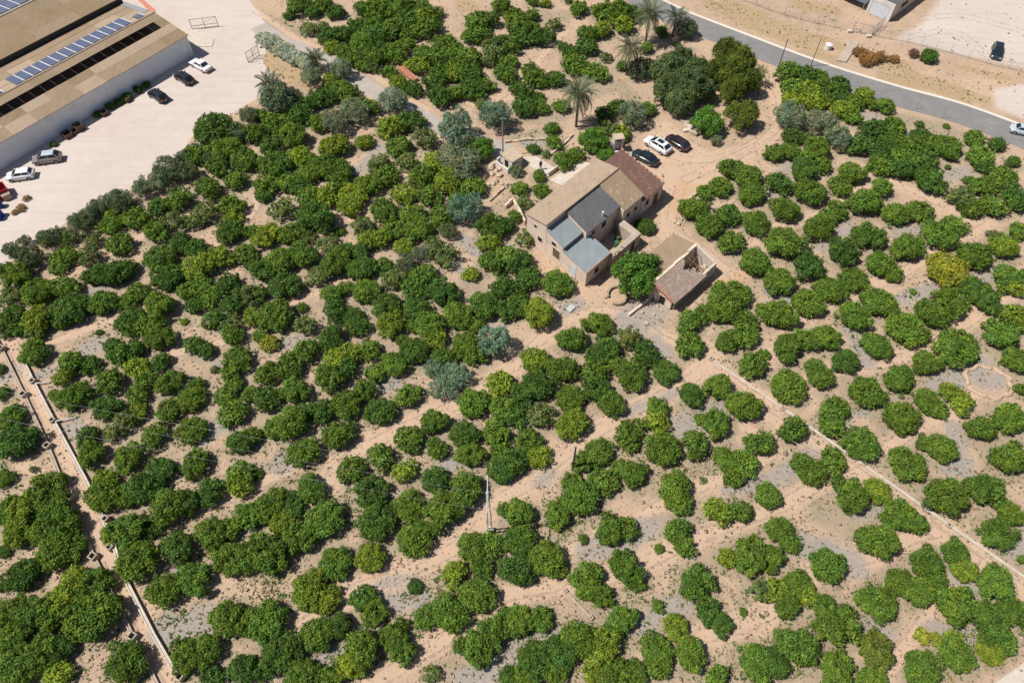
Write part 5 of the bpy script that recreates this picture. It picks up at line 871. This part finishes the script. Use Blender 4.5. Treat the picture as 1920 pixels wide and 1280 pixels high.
def palm(label, px, py, h, fl, n=40, col=(.125, .150, .088), dates=False, r0=.22, lowest=-.9, lean=(0, 0)):
    p = G(px, py); t_ = thing('palm_tree', label, 'palm', p); top = Vector((lean[0], lean[1], h)); mb = MB(); r_ = random.Random(int(px))
    k_ = max(3, int(h / .35)); mb.path([top * (i / k_) - Vector((0, 0, .1 if i == 0 else 0)) for i in range(k_ + 1)], [r0 * (1.25 if i == 0 else (1.0 if i % 2 else .86)) for i in range(k_ + 1)], 9)
    o = bpy.data.objects.new('trunk', mb.mesh('trunk', 'palm_bark')); C.objects.link(o); o.parent = t_
    for i in range(n):
        f = (i + .5) / n; el = 1.25 + (lowest - 1.25) * f ** .85 + r_.uniform(-.12, .12); az = i * 2.39996 + r_.uniform(-.2, .2)
        fo = bpy.data.objects.new('frond', FROND[min(4, int(f * 4) if el < .9 else 0)]); C.objects.link(fo); fo.parent = t_
        fo.location = top + Vector((math.cos(az) * .12, math.sin(az) * .12, -.25 * f)); fo.rotation_mode = 'XYZ'; fo.rotation_euler = (r_.uniform(-.3, .3), -el * .8, az); s_ = fl / 3.0 * r_.uniform(.85, 1.08); fo.scale = (s_, s_, s_)
        q = 1 + .5 * max(0, f - .75); fo.color = (col[0] * q * r_.uniform(.85, 1.15), col[1] * r_.uniform(.9, 1.1), col[2] * r_.uniform(.85, 1.1), 1)
    if dates:
        mb = MB(); [mb.tube(top + Vector((math.cos(a_) * .3, math.sin(a_) * .3, -.1)), top + Vector((math.cos(a_) * .75, math.sin(a_) * .75, -.75)), .09, .16, 6) for a_ in [i * .9 for i in range(7)]]
        o = bpy.data.objects.new('date_cluster', mb.mesh('date_cluster', 'yellow_paint')); C.objects.link(o); o.parent = t_
palm('tall date palm with orange date clusters above the farmhouse garden', 1080, 237, 6.4, 3.6, 46, dates=True); palm('tall date palm with orange dates leaning over the asphalt road', 1210, 81, 5.6, 3.4, 44, dates=True)
palm('date palm with windblown crown above sandy bank', 1175, 140, 5.2, 3.1, 40, (.135, .15, .09)); palm('dark date palm at the road bend over a grey shrub', 1261, 68, 3.6, 2.9, 38, (.085, .11, .068))
palm('short date palm with spiky open crown at the gravel yard edge', 514, 186, 2.8, 3.0, 34, (.105, .125, .075), lowest=-.3); palm('squat date palm at the end of the flowering hedge', 597, 132, 2.0, 2.5, 34, (.085, .10, .06), lowest=-.2)
palm('small fan palm at the edge of the farm track by the pines', 1418, 160, 2.6, 1.7, 28, (.10, .15, .035), r0=.16)
X_ = lambda n_, lb, cat, x, y, r_, k, hs=1.0, ms=None, sy=1.0: make_tree(n_, lb, cat, x, y, r_, k, None, hs, ms, sy)
for x, y, r_ in ((1246, 138, 28), (1276, 122, 26), (1256, 172, 31), (1292, 168, 33), (1274, 198, 26), (1304, 140, 25), (1318, 172, 22)): make_tree('carob_tree', 'tall grey-green carob tree in the grove above the debris heap', 'tree', x, y, r_, 'g', 'carob trees above the debris heap', 1.35)
for x, y, r_ in ((1362, 108, 24), (1388, 122, 24), (1348, 142, 26), (1376, 150, 30), (1398, 158, 24), (1372, 180, 25)): make_tree('pine_tree', 'tall olive-green pine in the clump beside the farm track', 'tree', x, y, r_, 'p', 'pines beside the farm track', 1.5)
X_('pine_tree', 'low bushy pine at the foot of the tall pine clump', 'tree', 1388, 223, 29, 'p', 1.1)
X_('broadleaf_tree', 'rich green tree next to the debris slabs', 'tree', 1325, 233, 29, 'b', 1.1); X_('bush', 'pale silver bush on the bare farm track edge', 'bush', 1341, 265, 12, 'o'); X_('bush', 'dark agave-like shrub below the windblown palm', 'bush', 1200, 131, 24, 'h'); X_('bush', 'dark grey shrub beside the palm at the road bend', 'bush', 1288, 58, 22, 'h')
X_('fig_tree', 'big round bright green fig tree between farmhouse and ruined shed', 'tree', 1193, 522, 45, 'b', 1.0); X_('broadleaf_tree', 'bright green tree growing behind the white kiosk', 'tree', 1113, 266, 27, 'b'); X_('bush', 'bright green shrub at the foot of the kiosk wall', 'bush', 1134, 288, 17, 'b', .8)
X_('citrus_tree', 'dark citrus tree growing against the courtyard wall', 'tree', 1209, 423, 18, 'd'); X_('citrus_tree', 'yellow-green round tree below the cistern hatch', 'tree', 1012, 590, 29, 'l', 1.1, BIG[:1]); X_('citrus_tree', 'large bright yellow citrus tree among green rows', 'tree', 1775, 506, 37, 'y', .95, CIT[:1])
KIND['m'] = ((.145, .175, .03), CIT, ''); X_('citrus_tree', 'mottled yellow-green citrus tree near the pale concrete path', 'tree', 1642, 1220, 34, 'm', .95, CIT[1:2])
X_('citrus_tree', 'small bright yellow-green sapling near the concrete path', 'tree', 1728, 1192, 17, 'y', .9, SPR[:1]); X_('citrus_tree', 'tiny yellow-green sapling next to a slightly larger one', 'tree', 1755, 1197, 14, 'y', .9, SPR[1:2])
X_('evergreen_tree', 'large feathery blue-green evergreen at the edge of the sandy track', 'tree', 927, 643, 32, 't', 1.25); X_('evergreen_tree', 'spreading blue-green evergreen below the feathery one, eastern limb', 'tree', 856, 703, 26, 't', 1.0); X_('evergreen_tree', 'spreading blue-green evergreen close to the sandy track, western limb', 'tree', 814, 695, 20, 't', 1.0); X_('evergreen_tree', 'low blue-green evergreen crown over the sandy track', 'tree', 832, 728, 26, 't', .8)
X_('citrus_tree', 'lone dark citrus tree on the dry verge below the yard fence', 'tree', 1743, 105, 15, 'd', 1.3)
KIND['w'] = ((.34, .37, .27), OLI, ''); KIND['x'] = ((.24, .13, .045), OLI, ''); KIND['r'] = ((.13, .07, .055), OLI, '')
for k in range(11):
    u_ = k / 10; t_ = make_tree('flowering_shrub', 'white-blossomed shrub in the pale hedge along the lane', 'shrub', 497 + 82 * u_, 76 + 48 * u_ + 3 * math.sin(k * 2.1), 18 - 3 * abs(u_ - .4), 'w', 'shrubs of the flowering hedge', .9)
    next(c_ for c_ in t_.children if c_.name.startswith('crown')).color = (.40, .43, .32, 1)
for k, (x, y, r_) in enumerate(((1612, 99, 15), (1630, 110, 18), (1650, 108, 14), (1624, 118, 13), (1676, 112, 11))): make_tree('dry_bush', 'rust-brown dried bush on the verge beside the culvert slab', 'bush', x, y, r_, 'x', 'dried bushes by the culvert', .6)
for x, y, r_ in ((20, 470, 15), (45, 455, 14), (85, 445, 15), (112, 437, 13), (180, 392, 16), (215, 372, 17), (300, 325, 15), (345, 300, 17), (366, 282, 15), (395, 300, 13), (240, 385, 14), (150, 415, 16)): make_tree('olive_bush', 'dark grey-green olive bush in the hedge along the gravel yard', 'bush', x, y, r_, 'h', 'olive bushes in the hedge along the gravel yard')
for x, y, r_ in ((182, 214, 8), (206, 199, 9), (222, 190, 9), (238, 181, 10), (258, 168, 9), (274, 159, 8), (100, 270, 7)): make_tree('bush', 'low green bush growing at the foot of the white warehouse wall', 'bush', x, y, r_, 'd', 'bushes at the warehouse wall')
make_tree('dead_shrub', 'dark reddish dead shrub on the dry verge', 'shrub', 1713, 101, 11, 'r', None, .8)
for k, (x, y, r_) in enumerate(((40, 390, 10), (50, 372, 8), (28, 398, 8))): make_tree('dry_bush', 'yellow-brown dry scrub on the gravel yard by the drums', 'bush', x, y, r_, 'x', 'dry scrub by the drums', .5)

c_ = G(1853, 716); mb = MB(); nr = 40
ring_ = [c_ + Vector((math.cos(6.2832 * i / nr) * (2.7 + .25 * math.sin(i * .9)), math.sin(6.2832 * i / nr) * (2.3 + .2 * math.sin(i * 1.3)), .02)) for i in range(nr + 1)]
mb.path(ring_, [.26 + .06 * math.sin(i * 1.7) for i in range(nr + 1)], 6)
single(mb, 'earth_ring', 'berm', 'low ring of tan earth around a grey patch among citrus rows', 'earth ring', c_)
# ------------------------------------------------------------------ person on the platform
import bmesh
def person(px, py):
    p = G(px, py); bm = bmesh.new()
    J = {'pel': (0, 0, .92), 'wa': (0, 0, 1.08), 'ch': (0, .01, 1.32), 'nk': (0, .01, 1.47), 'hd': (0, -.01, 1.62), 'ht': (0, -.01, 1.72)}
    for s_, n_ in ((-1, 'l'), (1, 'r')):
        J.update({'hp' + n_: (.1 * s_, 0, .88), 'kn' + n_: (.11 * s_, -.02, .5), 'an' + n_: (.12 * s_, .02, .09), 'to' + n_: (.13 * s_, -.14, .04), 'sh' + n_: (.18 * s_, .01, 1.40), 'el' + n_: (.25 * s_, .03, 1.13), 'wr' + n_: (.25 * s_, -.06, .89), 'ha' + n_: (.25 * s_, -.09, .79)})
    V = {k: bm.verts.new(v) for k, v in J.items()}
    E = [('pel', 'wa'), ('wa', 'ch'), ('ch', 'nk'), ('nk', 'hd'), ('hd', 'ht')]
    for n_ in 'lr': E += [('pel', 'hp' + n_), ('hp' + n_, 'kn' + n_), ('kn' + n_, 'an' + n_), ('an' + n_, 'to' + n_), ('ch', 'sh' + n_), ('sh' + n_, 'el' + n_), ('el' + n_, 'wr' + n_), ('wr' + n_, 'ha' + n_)]
    for a_, b_ in E: bm.edges.new((V[a_], V[b_]))
    me_ = bpy.data.meshes.new('person'); names = list(J); bm.to_mesh(me_); bm.free(); o = bpy.data.objects.new('person', me_); C.objects.link(o); o.location = p + Vector((0, 0, .18)); o.rotation_euler.z = .6
    R_ = {'pel': .15, 'wa': .13, 'ch': .16, 'nk': .06, 'hd': .1, 'ht': .085, 'hp': .1, 'kn': .065, 'an': .045, 'to': .04, 'sh': .075, 'el': .05, 'wr': .035, 'ha': .035}
    md = o.modifiers.new('skin', 'SKIN'); o.modifiers.new('sub', 'SUBSURF').render_levels = 1
    for i, n_ in enumerate(names):
        r_ = R_.get(n_) or R_[n_[:-1]]; me_.skin_vertices[0].data[i].radius = (r_, r_); me_.skin_vertices[0].data[i].use_root = n_ == 'pel'
    me_.materials.append(M['cloth_dark']); tag(o, 'person in dark clothes standing on the pale concrete platform', 'person'); return o
person(1013.5, 319)

# ------------------------------------------------------------------ ground litter: clods and weeds (uncountable)
rg = np.random.default_rng(21)
def sample_masks(x, y):
    i = np.clip(np.searchsorted(xs, x), 0, nx - 1); j = np.clip(np.searchsorted(ys, y), 0, ny - 1); k = j * nx + i
    return trk[k], gry[k], wed[k], yrd[k], dry[k], hard[k], gz[k]
def in_view(n):
    px = rg.uniform(-120, 2040, n); py = rg.uniform(-30, 1330, n); u = (px - 960) / FPX; v = (py - 640) / FPX; t_ = HCAM / (sp + v * cp); return u * t_, (cp - v * sp) * t_
x, y = in_view(120000); mk = sample_masks(x, y); ok = rg.random(len(x)) < (1 - mk[5]) * (.75 - .35 * mk[0]); x, y, z = x[ok], y[ok], mk[6][ok]
clump = np.sin(x * .8 + 2 * np.sin(y * .5)) + np.sin(y * .9 + 1.3 * np.sin(x * .7)); ok = rg.random(len(x)) < np.clip(.55 + .3 * clump, .12, 1); x, y, z = x[ok], y[ok], z[ok]
n = len(x); s = rg.lognormal(-2.6, .5, n).clip(.03, .24); oc = np.array([(1, 0, 0), (-1, 0, 0), (0, 1, 0), (0, -1, 0), (0, 0, .8), (0, 0, -.5)], float)
V = (oc[None] * rg.uniform(.6, 1.3, (n, 6, 1)) * s[:, None, None] * rg.uniform(.7, 1.4, (n, 1, 3))); an = rg.uniform(0, 6.28, n); ca, sa = np.cos(an)[:, None], np.sin(an)[:, None]
V = np.stack([V[..., 0] * ca - V[..., 1] * sa, V[..., 0] * sa + V[..., 1] * ca, V[..., 2]], -1) + np.stack([x, y, z + s * .2], -1)[:, None]
fo = np.array([(0, 2, 4), (2, 1, 4), (1, 3, 4), (3, 0, 4), (2, 0, 5), (1, 2, 5), (3, 1, 5), (0, 3, 5)]); F = (fo[None] + (np.arange(n) * 6)[:, None, None]).reshape(-1, 3)
tn = np.array([.42, .305, .22]) * rg.uniform(.45, 1.1, (n, 1)) * rg.uniform(.93, 1.07, (n, 3)); T = np.concatenate([tn, np.ones((n, 1))], 1).repeat(6, 0)  # clods toned darker than soil, their colour also standing in for small shadows
o = bpy.data.objects.new('soil_clods', npmesh('soil_clods', V.reshape(-1, 3), F, 'clod', T)); C.objects.link(o); tag(o, 'clods and small stones scattered over the orchard soil', 'stones', kind='stuff')
x, y = in_view(170000); mk = sample_masks(x, y); pr = (.085 + .38 * mk[2] ** 2 + .4 * wed0[np.clip(np.searchsorted(ys, y), 0, ny - 1) * nx + np.clip(np.searchsorted(xs, x), 0, nx - 1)] + .9 * mk[4] + .10 * mk[1]) * (1 - mk[5]) * (1 - .8 * mk[0])
clump = np.sin(x * .33 + 2.2 * np.sin(y * .21)) + np.sin(y * .41 + 1.9 * np.sin(x * .27)); ok = rg.random(len(x)) < pr * np.clip(.7 + .5 * clump, .1, 1.7); x, y, z, dr = x[ok], y[ok], mk[6][ok], mk[4][ok]
n = len(x); nb_ = 6; h = rg.lognormal(-1.9, .42, n).clip(.05, .42); an = rg.uniform(0, 6.28, (n, nb_)); le = rg.uniform(.5, 1.2, (n, nb_)) * h[:, None]; d = np.stack([np.cos(an), np.sin(an), rg.uniform(.3, 1.3, (n, nb_))], -1); d /= np.linalg.norm(d, axis=-1, keepdims=True)
sd = np.stack([-np.sin(an), np.cos(an), 0 * an], -1); p = np.stack([x, y, z], -1)[:, None]; q = p + d * le[..., None] * .55
V = np.stack([p + 0 * d, q + sd * le[..., None] * .28, p + d * le[..., None], q - sd * le[..., None] * .28], 2).reshape(-1, 3); F = np.arange(n * nb_ * 4).reshape(-1, 4)
tn = np.where((rg.random((n, 1)) < .25 + .7 * dr[:, None]), np.array([[.30, .225, .11]]), np.array([[.10, .145, .04]])) * rg.uniform(.7, 1.3, (n, 1)); T = np.concatenate([tn, np.ones((n, 1))], 1).repeat(nb_ * 4, 0)
o = bpy.data.objects.new('weeds', npmesh('weeds', V, F, 'leaf', T)); C.objects.link(o); o.color = (1, 1, 1, 1); tag(o, 'scattered weeds and dry grass on the orchard soil', 'weeds', kind='stuff')

# ------------------------------------------------------------------ worn tyre ruts on tracks and yard
t = NT('rut'); cf = t.mix(t.noise(1.2, 4), (.36, .262, .20, 1), (.47, .355, .275, 1)); t.l(cf, t.b.inputs['Base Color']); t.b.inputs['Roughness'].default_value = .97
tr_ = t.n('BsdfTransparent'); mx_ = t.n('MixShader'); t.l(t.ramp(t.noise(.9, 6, .75), .44, .66), mx_.inputs[0]); t.l(tr_.outputs[0], mx_.inputs[1]); t.l(t.b.outputs[0], mx_.inputs[2]); t.l(mx_.outputs[0], t.t.nodes['Material Output'].inputs[0]); M['rut'] = t.m
t2_ = M['rut'].copy(); t2_.name = 'rut_pale'; M['rut_pale'] = t2_
for n_ in t2_.node_tree.nodes:
    if n_.bl_idname == 'ShaderNodeMix': n_.inputs[6].default_value = (.43, .375, .325, 1); n_.inputs[7].default_value = (.50, .435, .38, 1)
YARD_RUNS = [[(1450, 150), (1465, 210), (1430, 265), (1340, 310), (1280, 340)], [(1450, 245), (1370, 290), (1300, 300), (1250, 290)], [(1275, 350), (1262, 420), (1320, 470), (1380, 520)], [(1700, 70), (1790, 60), (1860, 110), (1920, 125)], [(1690, 40), (1800, 30), (1920, 60)]]
for k, pts in enumerate([p for p, w_ in TRACKS] + YARD_RUNS):
    L_ = smooth_line([G(*p) for p in pts])
    for sd_ in (.72, -.72):
        mb = strip(L_, sd_ + .15, sd_ - .15, .012 + .0015 * (k % 7), jit=.07); tag(mb.build('tyre_rut', 'rut_pale' if k > len(TRACKS) + 2 else 'rut'), kind='structure')
